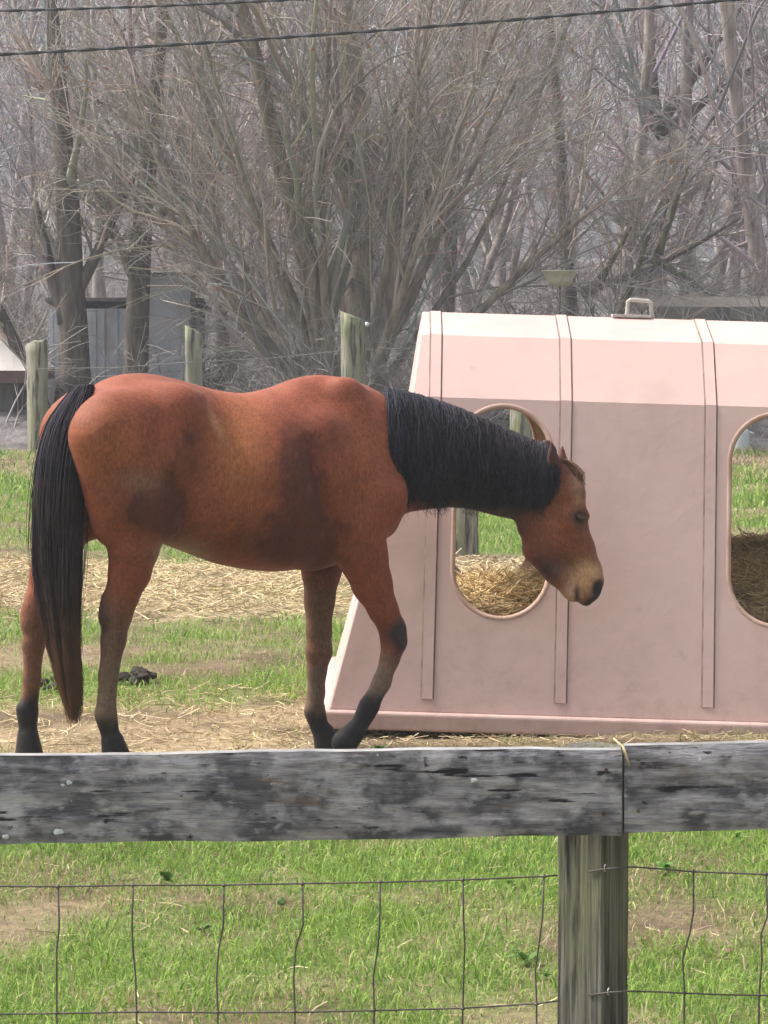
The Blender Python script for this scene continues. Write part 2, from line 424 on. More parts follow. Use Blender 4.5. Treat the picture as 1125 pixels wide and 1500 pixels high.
# levels: (z, half length, half depth)
LV = [(0.075, HL, .95), (1.345, HL - .300, .635), (1.600, HL - .330, .415), (1.695, HL - .342, .05)]
HOLES = [-.575, .552]                            # centres along the length
Z0, Z1 = .455, 1.318; HWD = .200
def wall_pt(u, z, side):
    """a point on the sloping front (side -1) or back (+1) wall"""
    t = (z - LV[0][0]) / (LV[1][0] - LV[0][0])
    return [u, side * (LV[0][2] + (LV[1][2] - LV[0][2]) * t), z]
def pill(c, n=20):
    r = HWD
    up = [(c + r * math.cos(a), Z1 - r + r * math.sin(a)) for a in np.linspace(0, math.pi, n)]
    dn = [(c + r * math.cos(a), Z0 + r + r * math.sin(a)) for a in np.linspace(math.pi, 2 * math.pi, n)]
    return np.array(up + dn)
bm = bmesh.new()
def fill(loops, flip=False):
    """a planar sheet bounded by the first loop, pierced by the others"""
    es = []
    for lp in loops:
        vs = [bm.verts.new(p) for p in lp]
        es += [bm.edges.new((vs[i], vs[(i + 1) % len(vs)])) for i in range(len(vs))]
    bmesh.ops.triangle_fill(bm, edges=es, use_beauty=True, use_dissolve=False)
zb_, zt_ = LV[0][0], LV[1][0]
for side in (-1, 1):
    fill([[wall_pt(-HL, zb_, side), wall_pt(HL, zb_, side), wall_pt(LV[1][1], zt_, side), wall_pt(-LV[1][1], zt_, side)]] + [[wall_pt(u_, z_, side) for u_, z_ in pill(c)] for c in HOLES])
    for (za, la, da), (zb2, lb, db) in zip(LV[1:-1], LV[2:]):
        fill([[[-la, side * da, za], [la, side * da, za], [lb, side * db, zb2], [-lb, side * db, zb2]]])
for e in (-1, 1):                                     # end walls, each with a wide unseen feeding opening, added to let sun in
    def end_pt(v_, z_):
        t_ = (z_ - zb_) / (zt_ - zb_)
        return [e * (LV[0][1] + (LV[1][1] - LV[0][1]) * t_), v_, z_]
    ang = np.arange(48) * 2 * np.pi / 48
    opening = [end_pt(np.sign(math.cos(t)) * abs(math.cos(t)) ** .5 * .50, .80 + np.sign(math.sin(t)) * abs(math.sin(t)) ** .5 * .42) for t in ang]
    fill([[end_pt(-LV[0][2], zb_), end_pt(LV[0][2], zb_), end_pt(LV[1][2], zt_), end_pt(-LV[1][2], zt_)], opening])
    for (za, la, da), (zb2, lb, db) in zip(LV[1:-1], LV[2:]):
        fill([[[e * la, -da, za], [e * la, da, za], [e * lb, db, zb2], [e * lb, -db, zb2]]])
z, l, d = LV[-1]
fill([[[-l, -d, z], [l, -d, z], [l, d, z], [-l, d, z]]])
bmesh.ops.remove_doubles(bm, verts=bm.verts, dist=.0006)
bmesh.ops.recalc_face_normals(bm, faces=bm.faces)
tf = max(bm.faces, key=lambda f: f.calc_center_median().z)
if tf.normal.z < 0: bmesh.ops.reverse_faces(bm, faces=bm.faces)
me = bpy.data.meshes.new('shell'); bm.to_mesh(me); bm.free()
shell = link('shell', me, m_plas, hut)
so = shell.modifiers.new('solid', 'SOLIDIFY'); so.thickness = .022; so.offset = -1
bevel(shell, .012, 3)
# moulded lips round the feeding holes
m_lip = noise_mat('stained_lip', [(.3, (.36, .22, .16)), (.6, (.55, .38, .31)), (.8, (.62, .45, .39))], 6, rough=.6)
for side in (-1, 1):
    for c in HOLES:
        lp = np.array([wall_pt(u_, z_, side) for u_, z_ in pill(c)]); lp[:, 1] -= side * .010
        up_ = np.array(wall_pt(0, 1, side)) - np.array(wall_pt(0, 0, side)); up_ /= np.linalg.norm(up_)
        nn_ = np.cross(np.array([1.0, 0, 0]), up_)
        tg = np.roll(lp, -1, 0) - np.roll(lp, 1, 0); tg /= np.linalg.norm(tg, axis=1, keepdims=True)
        rad_ = np.cross(tg, nn_); m8 = np.arange(8) * np.pi / 4
        V = (lp[:, None] + .013 * (np.cos(m8)[None, :, None] * rad_[:, None] + np.sin(m8)[None, :, None] * nn_)).reshape(-1, 3)
        Ii = np.arange(len(lp) * 8).reshape(-1, 8); Jn = np.roll(Ii, -1, 0)
        Fq = np.stack([Ii, np.roll(Ii, -1, 1), np.roll(Jn, -1, 1), Jn], -1).reshape(-1, 4)
        link('hole_lip', mesh_np('hole_lip', V, Fq, True), m_lip, shell)
# raised ribs over walls and roof
RIBS = [-.862, -.322, .275]
def rib(u, w, side):
    o = .005
    pts = [(LV[0][0] + .055, None)]
    path = []
    for i, (z, l, d) in enumerate(LV):
        path.append(np.array([side * d, z]))
    t0 = .055 / (LV[1][0] - LV[0][0]); path[0] = path[0] * (1 - t0) + path[1] * t0
    nrm = []
    for i in range(len(path)):
        dd = []
        if i > 0: dd.append(path[i] - path[i - 1])
        if i < len(path) - 1: dd.append(path[i + 1] - path[i])
        n_ = sum(np.array([v[1], -v[0]]) / np.linalg.norm(v) for v in dd) * (-1 if side < 0 else 1)
        nrm.append(n_ / np.linalg.norm(n_))
    V = []; 
    for p_, n_ in zip(path, nrm):
        for ou, on in ((-w, -.004), (-w + .011, o), (w - .011, o), (w, -.004)):
            q = p_ + n_ * on
            V.append([u + ou * 1.06, q[0], q[1]])
    n = len(path); Fq = []
    for i in range(n - 1):
        for k in range(3):
            a = i * 4 + k; Fq.append([a, a + 1, a + 5, a + 4])
    for i in (0, n - 1): Fq.append([i * 4, i * 4 + 1, i * 4 + 2, i * 4 + 3])
    mb = MB().add(np.array(V), np.array(Fq))
    o_ = mb.build('rib', m_plas, shell)
    o_.data.materials.append(m_rib_shade)
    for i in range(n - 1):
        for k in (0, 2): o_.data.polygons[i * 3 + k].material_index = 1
    bm = bmesh.new(); bm.from_mesh(o_.data); bmesh.ops.recalc_face_normals(bm, faces=bm.faces); bm.to_mesh(o_.data); bm.free()
    return o_
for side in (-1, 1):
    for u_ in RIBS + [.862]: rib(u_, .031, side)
# base flange
mb = MB(); t = .05
for side in (-1, 1):
    mb.box((0, side * (.95 + t / 2 - .012), .04), (2 * HL + 2 * t - .02, t, .075))
    mb.box((side * (HL + t / 2 - .012), 0, .04), (t, 1.9 - .026, .072))
fl = bevel(mb.build('base_flange', m_plas, hut), .014, 3)
# lifting bracket on the ridge
m_met = noise_mat('galvanised_bracket', [(.3, (.34, .31, .28)), (.7, (.52, .49, .45))], 12, rough=.5, spec=.5)
br = MB()
bx = -.005
br.box((bx - .015, -.02, 1.704), (.165, .10, .012))
br.tube([[bx - .03, 0, 1.70], [bx - .028, 0, 1.766], [bx - .018, 0, 1.774], [bx + .062, 0, 1.770], [bx + .072, 0, 1.762], [bx + .078, 0, 1.70]], .009, 8)
bevel(br.build('lifting_bracket', m_met, hut), .002, 1)
# hay heaped inside the shelter
hx0, hy0 = hut.location.x, hut.location.y
def heap_z(u, v):
    e = sstep(1.18, .8, np.abs(u)) * sstep(.84, .5, np.abs(v))
    return (.43 + .16 * fbm2(u * 2.2 + 3, v * 2.2, 3) + .13 * sstep(.1, .6, u)) * (.35 + .65 * e) - .06 * sstep(-.2, -.7, v)
uu_ = np.linspace(-1.16, 1.16, 60); vv_ = np.linspace(-.82, .82, 44)
UG, VG = np.meshgrid(uu_, vv_, indexing='ij')
ZG = heap_z(UG, VG) + rng.normal(size=UG.shape) * .012
I = np.arange(UG.size).reshape(UG.shape)
Ft = np.stack([I[:-1, :-1], I[1:, :-1], I[1:, 1:], I[:-1, 1:]], -1).reshape(-1, 4)
rim = np.concatenate([I[:, 0], I[-1, 1:], I[::-1, -1][1:], I[0, ::-1][1:-1]])
VH = np.stack([UG.ravel() + hx0, VG.ravel() + hy0, ZG.ravel()], -1)
VB = VH[rim].copy(); VB[:, 2] = .02
k = np.arange(len(rim)); k2 = (k + 1) % len(rim)
Fs_ = np.stack([rim[k], k + len(VH), k2 + len(VH), rim[k2]], -1)
def hay_col(u): return mix(np.array([.62, .48, .25]), np.array([.50, .39, .22]), sstep(.1, .65, u))
hc_ = np.concatenate([hay_col(UG.ravel()), hay_col(UG.ravel()[rim])])
heap = empty('hay_heap', (0, 0, 0))
tag(heap, 'heap of yellow and brown hay inside the pink shelter', 'hay heap')
hm = link('packed_hay', mesh_np('packed_hay', np.concatenate([VH, VB]), [Ft, Fs_], True, hc_), m_straw, heap)
n = 17000
u_ = (rng.random(n) * 2 - 1) * 1.12; v_ = (rng.random(n) * 2 - 1) * .78
V, Fq, c = straw(n, u_ + hx0, v_ + hy0, heap_z(u_, v_) + .03 * rng.random(n), .06, .22, .0022, .5)
tint = np.repeat(mix(np.array([1.35, 1.25, 1.1]), np.array([1.0, .9, .75]), sstep(.1, .65, u_)), 12, 0)
sl_ = link('straw', mesh_np('straw', V, Fq, True, c * tint), m_straw, heap); tag(sl_, kind='stuff')
# wisps hanging from the second feeding hole
wp = MB()
for k in range(16):
    big = k < 5
    px0 = 1068 + 50 * rng.random(); py0 = 880 + 26 * rng.random() + (8 if px0 > 1085 else -6)
    L_ = (40 + 70 * rng.random()) if big else (15 + 35 * rng.random())
    p0 = at(px0, py0, 12.79 + .02 * rng.random()); p1 = at(px0 + rng.normal() * 14, py0 + L_, 12.74)
    m_ = (p0 + p1) / 2 + np.array([rng.normal() * .012, -.03, .02])
    wp.tube([p0 + np.array([0, .10, .02]), p0, m_, p1], .0026 if big else .0018, 4)
    wp.C.append(np.tile(np.array([.58, .45, .24]) * (.7 + .5 * rng.random()), (16, 1)))
tag(wp.build('hay_wisp', m_straw, smooth=True), 'wisp of pale hay hanging over the rim of a feeding hole', 'hay', kind='stuff')

# ================================================================== horse
HTH = R(24)                                   # heading: to the right and away from the camera
HO = at(300, 1000, 11.8); HO[2] = 0.0
hf = np.array([math.cos(HTH), math.sin(HTH), 0]); hl = np.array([-math.sin(HTH), math.cos(HTH), 0])
def w2l(p):
    d = np.asarray(p) - HO
    return np.array([d @ hf, d @ hl, d[2]])
def l2w(V):
    return HO + V[:, :1] * hf + V[:, 1:2] * hl + V[:, 2:3] * np.array([0, 0, 1.0])
def plane_hit(px, py, org, n, off):
    d = ray(px, py)
    t = ((org - CAM) @ n + off) / (d @ n)
    return CAM + d * t
def H(px, py, y=0.0):                         # body plane, y metres to the horse's left
    return w2l(plane_hit(px, py, HO, hl, y))
NTH = R(9)                                    # neck and head swing back towards the camera
NJ = plane_hit(565, 670, HO, hl, 0.0)
nf = np.array([math.cos(NTH), math.sin(NTH), 0]); nl_ = np.array([-math.sin(NTH), math.cos(NTH), 0])
def HN(px, py, y=0.0):
    return w2l(plane_hit(px, py, NJ, nl_, y))
LB = np.array([0, 1.0, 0]); LN = np.array([nl_ @ hf, nl_ @ hl, 0])
NFl = np.array([nf @ hf, nf @ hl, 0])

VX = 0.0085
g0 = np.array([-0.86, -0.62, -0.03]); g1 = np.array([1.86, 0.42, 1.60])
gn = np.ceil((g1 - g0) / VX).astype(int)
ax = [(g0[i] + VX * np.arange(gn[i])).astype(np.float32) for i in range(3)]
FIELD = np.full(gn, 0.5, np.float32)
def _sub(lo, hi):
    i0 = np.clip(((lo - g0) / VX).astype(int), 0, gn - 1); i1 = np.clip(((hi - g0) / VX).astype(int) + 2, 1, gn)
    sl = tuple(slice(i0[k], i1[k]) for k in range(3))
    G = np.meshgrid(ax[0][sl[0]], ax[1][sl[1]], ax[2][sl[2]], indexing='ij')
    return sl, G
def _merge(sl, f, k, cut=False):
    a = FIELD[sl]
    if cut:
        f = -f
        h = np.clip(0.5 - 0.5 * (a - f) / k, 0, 1)
        FIELD[sl] = a * (1 - h) + f * h + k * h * (1 - h)
    else:
        h = np.clip(0.5 + 0.5 * (a - f) / k, 0, 1)
        FIELD[sl] = a * (1 - h) + f * h - k * h * (1 - h)
def cone(p0, p1, r0, r1, k=0.03, L=LB, cut=False):
    """elliptic round cone; r = (half width across, half depth in the sagittal plane)"""
    p0 = np.asarray(p0, float); p1 = np.asarray(p1, float)
    m = max(*r0, *r1) + 2 * k + 3 * VX
    sl, (X, Y, Z) = _sub(np.minimum(p0, p1) - m, np.maximum(p0, p1) + m)
    d = p1 - p0; dd = d @ d + 1e-9
    rx, ry, rz = X - p0[0], Y - p0[1], Z - p0[2]
    t = np.clip((rx * d[0] + ry * d[1] + rz * d[2]) / dd, 0, 1)
    rx = rx - t * d[0]; ry = ry - t * d[1]; rz = rz - t * d[2]
    u = rx * L[0] + ry * L[1] + rz * L[2]
    r2 = rx * rx + ry * ry + rz * rz + 1e-10
    v2 = np.maximum(r2 - u * u, 0)
    a = r0[0] + (r1[0] - r0[0]) * t; b = r0[1] + (r1[1] - r0[1]) * t
    q = np.sqrt(u * u / (a * a) + v2 / (b * b)) + 1e-6
    r = np.sqrt(r2)
    _merge(sl, r - r / q, k, cut)
def chain(pts, k=0.025, L=LB):
    for (p, r), (p2, r2) in zip(pts[:-1], pts[1:]): cone(p, p2, r, r2, k, L)

# --- trunk: stations (pixel x on the midline, top, bottom, half width, pinch of the upper half)
ST = [(104, 640, 690, .05, 0), (120, 580, 735, .15, .1), (144, 560, 760, .205, .12), (175, 548, 775, .235, .14), (215, 546, 788, .245, .16), (262, 556, 806, .235, .16),
      (314, 571, 826, .188, .16), (356, 577, 834, .255, .2), (395, 569, 838, .28, .28), (430, 554, 834, .27, .38),
      (462, 548, 828, .25, .50), (500, 552, 812, .225, .48), (540, 565, 795, .19, .35), (570, 585, 768, .15, .2), (588, 620, 745, .10, .1), (598, 660, 715, .03, 0)]
ts = np.array([[H(a, 650)[0], H(a, b)[2], H(a, c)[2], d, e] for a, b, c, d, e in ST])
fine = np.linspace(ts[0, 0], ts[-1, 0], 200)
def smooth_interp(col_):
    y = np.interp(fine, ts[:, 0], ts[:, col_])
    kx = np.exp(-0.5 * (np.arange(-12, 13) / 4.0) ** 2); kx /= kx.sum()
    return np.convolve(np.pad(y, 12, mode='edge'), kx, mode='valid')
prof = [smooth_interp(c) for c in (1, 2, 3, 4)]
sl, (X, Y, Z) = _sub(np.array([ts[0, 0], -.36, .5]), np.array([ts[-1, 0], .36, 1.6]))
zt, zb, hw, pin = [np.interp(X, fine, p) for p in prof]
zc = (zt + zb) / 2; bb = (zt - zb) / 2
zz = (Z - zc) / bb
aa = hw * (1 - pin * np.clip(zz, 0, 1) ** 1.3) * (1 + 0.06 * np.clip(-zz, 0, 1))
u = Y; v = Z - zc
q = (np.abs(u / aa) ** 2.25 + np.abs(v / bb) ** 2.25) ** (1 / 2.25) + 1e-6
r = np.sqrt(u * u + v * v) + 1e-5
_merge(sl, (r - r / q).astype(np.float32), 0.01)
def both(fn):
    fn(1); fn(-1)
def sym(px, py, y):                            # a point given on the near (right) side, returned for either side
    p = H(px, py, -y)
    return lambda sgn: np.array([p[0], p[1] * sgn, p[2]])
def symcone(a, b, ra, rb, k):
    A = sym(*a); B = sym(*b)
    for sgn in (1, -1): cone(A(sgn), B(sgn), ra, rb, k)
# hindquarters
symcone((235, 612, .14), (175, 640, .15), (.105, .13), (.115, .16), .05)
symcone((168, 640, .16), (196, 735, .18), (.105, .17), (.09, .15), .05)
symcone((146, 642, .19), (166, 770, .17), (.085, .10), (.065, .080), .05)
symcone((205, 720, .18), (236, 768, .19), (.085, .13), (.06, .07), .04)
symcone((258, 604, .165), (248, 675, .195), (.095, .110), (.088, .115), .025)
symcone((286, 590, .165), (276, 615, .185), (.040, .045), (.048, .055), .03)
# shoulder and chest
symcone((505, 590, .07), (552, 728, .155), (.06, .10), (.085, .115), .040)
symcone((555, 728, .155), (512, 790, .16), (.08, .105), (.07, .10), .035)
symcone((470, 640, .15), (470, 740, .17), (.07, .09), (.075, .10), .07)
symcone((562, 728, .09), (554, 768, .10), (.075, .080), (.06, .06), .045)
cone(H(566, 700), H(554, 762), (.13, .10), (.10, .075), .05)
cone(H(500, 800), H(455, 815), (.13, .06), (.13, .05), .05)
def symcut(a, b, ra, rb, k):
    A = sym(*a); B = sym(*b)
    for sgn in (1, -1): cone(A(sgn), B(sgn), ra, rb, k, cut=True)
symcut((470, 650, .322), (490, 778, .300), (.085, .045), (.080, .040), .05)      # behind the shoulder
symcut((326, 622, .286), (318, 705, .296), (.092, .050), (.080, .050), .04)        # hollow of the flank
symcut((262, 752, .300), (246, 800, .285), (.062, .028), (.062, .028), .05)      # fold before the stifle
symcut((182, 640, .345), (176, 742, .338), (.055, .03), (.05, .03), .06)         # seam between the thigh muscles
symcut((548, 610, .220), (588, 690, .245), (.05, .04), (.05, .04), .06)          # before the shoulder blade
# hind legs
P = lambda a, b, y: H(a, b, y)
chain([(P(203, 735, -.18), (.095, .135)), (P(196, 800, -.17), (.072, .098)), (P(190, 838, -.16), (.058, .080)), (P(179, 872, -.15), (.045, .064)),
       (P(171, 900, -.145), (.041, .058)), (P(166, 938, -.142), (.034, .047)), (P(159, 990, -.14), (.029, .037)), (P(156, 1030, -.14), (.031, .038))], .02)
cone(P(158, 880, -.148), P(155, 905, -.146), (.022, .026), (.024, .025), .03)      # point of hock
chain([(P(155, 1046, -.14), (.037, .045)), (P(161, 1074, -.14), (.031, .036))], .015)
chain([(P(165, 1086, -.14), (.043, .044)), (P(173, 1121, -.14), (.056, .062))], .006)
chain([(P(100, 735, .18), (.095, .135)), (P(84, 800, .17), (.072, .095)), (P(72, 845, .16), (.056, .075)), (P(60, 880, .15), (.044, .06)),
       (P(53, 910, .145), (.040, .052)), (P(49, 945, .142), (.033, .042)), (P(47, 995, .14), (.027, .033)), (P(44, 1022, .14), (.029, .035))], .02)
cone(P(41, 893, .148), P(41, 915, .146), (.022, .022), (.024, .022), .03)
chain([(P(40, 1040, .14), (.037, .045)), (P(41, 1066, .14), (.032, .036))], .015)
chain([(P(41, 1078, .14), (.042, .042)), (P(43, 1111, .14), (.055, .058))], .006)
# fore legs: the far one straight, the near one flexed at the knee
chain([(P(485, 770, .15), (.08, .11)), (P(471, 834, .14), (.062, .080)), (P(468, 880, .135), (.048, .060)), (P(467, 925, .13), (.042, .050)),
       (P(467, 955, .13), (.044, .052)), (P(464, 984, .13), (.032, .038)), (P(463, 1015, .13), (.028, .034)), (P(461, 1030, .13), (.030, .037))], .02)
chain([(P(461, 1042, .13), (.037, .045)), (P(468, 1066, .13), (.032, .037))], .015)
chain([(P(474, 1074, .13), (.043, .045)), (P(483, 1096, .13), (.056, .064))], .006)
chain([(P(520, 770, -.16), (.085, .13)), (P(532, 815, -.155), (.07, .098)), (P(545, 855, -.15), (.056, .080)), (P(561, 892, -.145), (.045, .058)),
       (P(575, 922, -.14), (.043, .052)), (P(577, 940, -.14), (.044, .050)), (P(571, 965, -.14), (.033, .037)), (P(559, 1000, -.138), (.029, .036)), (P(548, 1020, -.137), (.030, .037))], .02)
chain([(P(541, 1034, -.136), (.037, .044)), (P(527, 1062, -.135), (.031, .036))], .015)
chain([(P(521, 1070, -.135), (.042, .043)), (P(505, 1088, -.135), (.053, .052))], .006)
# neck
chain([(HN(548, 668), (.155, .225)), (HN(600, 670), (.122, .205)), (HN(650, 674), (.100, .178)), (HN(700, 686), (.088, .155)),
       (HN(742, 702), (.080, .142)), (HN(784, 722), (.076, .120))], .04, LN)
# head
hd = lambda a, b, y=0.0: HN(a, b, y)
chain([(hd(812, 700), (.070, .075)), (hd(830, 722), (.078, .068)), (hd(832, 757), (.083, .070)), (hd(848, 806), (.058, .060)), (hd(860, 838), (.050, .056)), (hd(862, 852), (.053, .054))], .03, LN)
cone(hd(797, 765), hd(806, 788), (.060, .112), (.058, .100), .03, LN)                       # cheek
chain([(hd(785, 805), (.05, .055)), (hd(815, 840), (.040, .042)), (hd(836, 864), (.036, .032)), (hd(840, 872), (.034, .026))], .03, LN)   # jaw and chin
for s_ in (-1, 1):
    cone(hd(848, 742, .068 * s_), hd(858, 756, .060 * s_), (.020, .022), (.016, .018), .02, LN)   # brow
    cone(hd(846, 770, .066 * s_), hd(858, 812, .052 * s_), (.017, .013), (.012, .010), .014, LN)   # facial crest
    cone(hd(875, 852, .036 * s_), hd(868, 870, .034 * s_), (.022, .028), (.022, .026), .02, LN)   # nostril wing
    cone(hd(847, 757, .092 * s_), hd(850, 760, .092 * s_), (.020, .016), (.020, .015), .008, LN, cut=True)   # eye socket
    cone(hd(879, 852, .060 * s_), hd(872, 872, .058 * s_), (.022, .011), (.022, .014), .006, LN, cut=True)   # nostril
    cone(hd(838, 858, .060 * s_), hd(852, 884, .062 * s_), (.030, .003), (.034, .004), .006, LN, cut=True)   # mouth
cone(hd(866, 866), hd(858, 878), (.046, .035), (.042, .028), .02, LN)                           # upper lip
# ears
cone(hd(811, 706, -.050), hd(810, 682, -.070), (.026, .036), (.026, .036), .015, LN)
cone(hd(810, 682, -.070), hd(808, 645, -.076), (.026, .036), (.004, .006), .012, LN)
cone(hd(813, 692, -.098), hd(810, 660, -.092), (.016, .018), (.006, .008), .008, LN, cut=True)
cone(hd(815, 704, .050), hd(822, 676, .070), (.024, .030), (.022, .028), .015, LN)
cone(hd(822, 676, .070), hd(824, 652, .076), (.022, .026), (.004, .006), .012, LN)
cone(hd(804, 655), hd(800, 650), (.02, .02), (.02, .02), .03, LN)

def surface_nets(F, org, h):
    S = F < 0
    n = np.array(F.shape)
    c = np.zeros(n - 1, np.uint8)
    for i in (0, 1):
        for j in (0, 1):
            for k in (0, 1):
                c += S[i:n[0] - 1 + i, j:n[1] - 1 + j, k:n[2] - 1 + k]
    act = (c > 0) & (c < 8)
    I = np.argwhere(act)
    vid = np.full(n - 1, -1, np.int32); vid[act] = np.arange(len(I))
    acc = np.zeros((len(I), 3)); cnt = np.zeros(len(I))
    cor = [(i, j, k) for i in (0, 1) for j in (0, 1) for k in (0, 1)]
    val = {cc: F[I[:, 0] + cc[0], I[:, 1] + cc[1], I[:, 2] + cc[2]] for cc in cor}
    for a in cor:
        for axis in range(3):
            if a[axis] == 0:
                b = list(a); b[axis] = 1; b = tuple(b)
                fa, fb = val[a], val[b]
                m = (fa < 0) != (fb < 0)
                t = np.where(m, fa / np.where(m, fa - fb, 1), 0)
                p = np.tile(np.array(a, float), (len(I), 1)); p[:, axis] = t
                acc[m] += p[m]; cnt[m] += 1
    V = (I + acc / cnt[:, None]) * h + org
    quads = []
    for axis in range(3):
        o = [0, 1, 2]; o.remove(axis); u_, v_ = o
        s0 = [slice(1, n[i] - 1) for i in range(3)]; s0[axis] = slice(0, n[axis] - 1)
        s1 = list(s0); s1[axis] = slice(1, n[axis])
        A = S[tuple(s0)]; B = S[tuple(s1)]
        E = np.argwhere(A != B)
        if not len(E): continue
        base = E + np.array([s.start for s in s0])
        flip = A[E[:, 0], E[:, 1], E[:, 2]]
        def vv(du, dv):
            q_ = base.copy(); q_[:, u_] += du; q_[:, v_] += dv
            return vid[q_[:, 0], q_[:, 1], q_[:, 2]]
        q4 = np.stack([vv(-1, -1), vv(0, -1), vv(0, 0), vv(-1, 0)], axis=1)
        if axis == 1: flip = ~flip
        q4[~flip] = q4[~flip][:, ::-1]
        quads.append(q4)
    return V, np.concatenate(quads)
HV, HF = surface_nets(FIELD, g0 + 0.0, VX)
HF = HF[(HF >= 0).all(axis=1)]
nb = np.zeros((len(HV), 3)); nc = np.zeros(len(HV))
for it in range(3):                                                 # light Laplacian smoothing
    nb[:] = 0; nc[:] = 0
    for a, b in ((0, 1), (1, 2), (2, 3), (3, 0)):
        np.add.at(nb, HF[:, a], HV[HF[:, b]]); np.add.at(nc, HF[:, a], 1)
        np.add.at(nb, HF[:, b], HV[HF[:, a]]); np.add.at(nc, HF[:, b], 1)
    HV = HV * 0.5 + 0.5 * nb / np.maximum(nc, 1)[:, None]
HW = l2w(HV)
# --- coat colours: bay with black points
hpx, hpy = to_px(HW)
sx, sy, sz = HV[:, 0], HV[:, 1], HV[:, 2]
def blob(cx, cy, rx_, ry_, p=1.0):
    return np.exp(-((hpx - cx) / rx_) ** 2 - ((hpy - cy) / ry_) ** 2) * p
nz1 = fbm2(sx * 9 + sy * 5, sz * 9 + sy * 3); nz2 = fbm2(sx * 60 + sy * 31, sz * 60, 3); nz3 = fbm2(sx * 25 + 3, sz * 22 + sy * 15, 3)
C = np.tile(np.array([.220, .055, .025]), (len(HV), 1))
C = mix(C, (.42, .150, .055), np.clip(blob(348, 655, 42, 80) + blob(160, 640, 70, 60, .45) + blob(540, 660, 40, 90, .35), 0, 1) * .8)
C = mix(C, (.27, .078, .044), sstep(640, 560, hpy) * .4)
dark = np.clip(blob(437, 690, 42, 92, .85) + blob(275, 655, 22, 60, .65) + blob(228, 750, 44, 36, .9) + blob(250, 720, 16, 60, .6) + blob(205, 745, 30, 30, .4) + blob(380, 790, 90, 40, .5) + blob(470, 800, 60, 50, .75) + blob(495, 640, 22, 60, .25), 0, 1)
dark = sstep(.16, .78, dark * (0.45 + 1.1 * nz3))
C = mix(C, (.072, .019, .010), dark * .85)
C = mix(C, (.19, .115, .075), np.clip(blob(205, 705, 34, 18, .6) * (.4 + nz3), 0, .6))
C = mix(C, (.25, .21, .15), np.clip(blob(264, 812, 36, 17, .85), 0, 1))
C = mix(C, (.50, .26, .14), np.clip(np.exp(-(((hpx - 316) - (hpy - 620) * .45) / 6) ** 2 - ((hpy - 620) / 22) ** 2) * .6, 0, 1))  # pale sheen along the hip crease, painted into the coat
hind = sx < 0.0
leg = sz < 0.735
ln = nz3 * 24 - 12
C[:] = np.where((leg & hind & (sy < 0))[:, None], mix(C, (.15, .070, .043), sstep(845, 930, hpy + ln)), C)
C[:] = np.where((leg & hind & (sy < 0))[:, None], mix(C, (.150, .098, .068), sstep(915, 1020, hpy + ln) * (.6 + .5 * nz1)), C)
C[:] = np.where((leg & hind & (sy < 0))[:, None], mix(C, (.05, .028, .022), np.clip(blob(152, 905, 10, 45, .9) + blob(176, 935, 8, 40, .4), 0, 1)), C)
C[:] = np.where((leg & hind & (sy >= 0))[:, None], mix(C, (.16, .07, .04), sstep(850, 920, hpy + ln)), C)
C[:] = np.where((leg & ~hind & (sy >= 0))[:, None], mix(C, (.15, .075, .042), sstep(830, 870, hpy + ln)), C)
C[:] = np.where((leg & ~hind & (sy >= 0))[:, None], mix(C, (.155, .100, .068), sstep(965, 1000, hpy + ln)), C)
C[:] = np.where((leg & ~hind & (sy < 0))[:, None], mix(C, (.185, .118, .084), sstep(935, 985, hpy + ln)), C)
C[:] = np.where((leg & ~hind & (sy < 0))[:, None], mix(C, (.035, .022, .02), np.clip(blob(588, 935, 14, 34) + blob(578, 928, 30, 14, .7), 0, 1)), C)
blackline = np.where(hind, np.where(sy < 0, 1052, 1018), np.where(sy < 0, 1016, 1042))
C = mix(C, (.016, .013, .014), np.where(leg, sstep(-12, 14, hpy + ln * .6 - blackline), 0))
# head and neck
head = sstep(760, 800, hpx)
C = mix(C, (.20, .062, .032), head)
C = mix(C, (.27, .088, .042), np.clip(blob(815, 750, 30, 40, .8), 0, 1))
C = mix(C, (.30, .17, .10), np.clip(blob(846, 710, 9, 45, .8), 0, 1))
C = mix(C, (.05, .024, .018), np.clip(blob(800, 835, 40, 24, .9) + blob(768, 790, 26, 40, .6), 0, 1) * head)
C = mix(C, (.52, .31, .17), np.clip(blob(860, 845, 25, 22, 1.3), 0, 1))
C = mix(C, (.42, .28, .19), np.clip(blob(836, 872, 14, 14, 1.0), 0, 1))
C = mix(C, (.022, .016, .017), np.clip(blob(876, 864, 10, 16, 1.5) + blob(866, 884, 14, 8, 1.3) + blob(845, 872, 4, 14, 1.0), 0, 1))
C = mix(C, (.03, .018, .016), np.clip(blob(849, 759, 12, 14, 1.0), 0, 1))
C = mix(C, (.07, .022, .018), np.clip(blob(811, 672, 18, 32, 1.1), 0, 1))
nk = sstep(572, 596, hpx + (nz3 - .5) * 30 - 34 * sstep(640, 715, hpy)) * np.maximum(sstep(752, 730, hpy + (nz3 - .5) * 16), sstep(608, 640, hpx)) * sstep(812, 765, hpx + (hpy - 700) * .3)
C = mix(C, (.030, .024, .026), nk * .95)
C = mix(C, (.075, .030, .022), nk * sstep(735, 775, hpy) * sstep(710, 750, hpx) * .8)
C *= (0.80 + 0.4 * nz2)[:, None]
C *= (0.82 + 0.36 * nz1)[:, None]
hroot = empty('horse', tuple(HO))
hroot.rotation_euler = (0, 0, HTH)
tag(hroot, 'bay horse with black mane and tail, head lowered beside the pink hay shelter', 'horse')
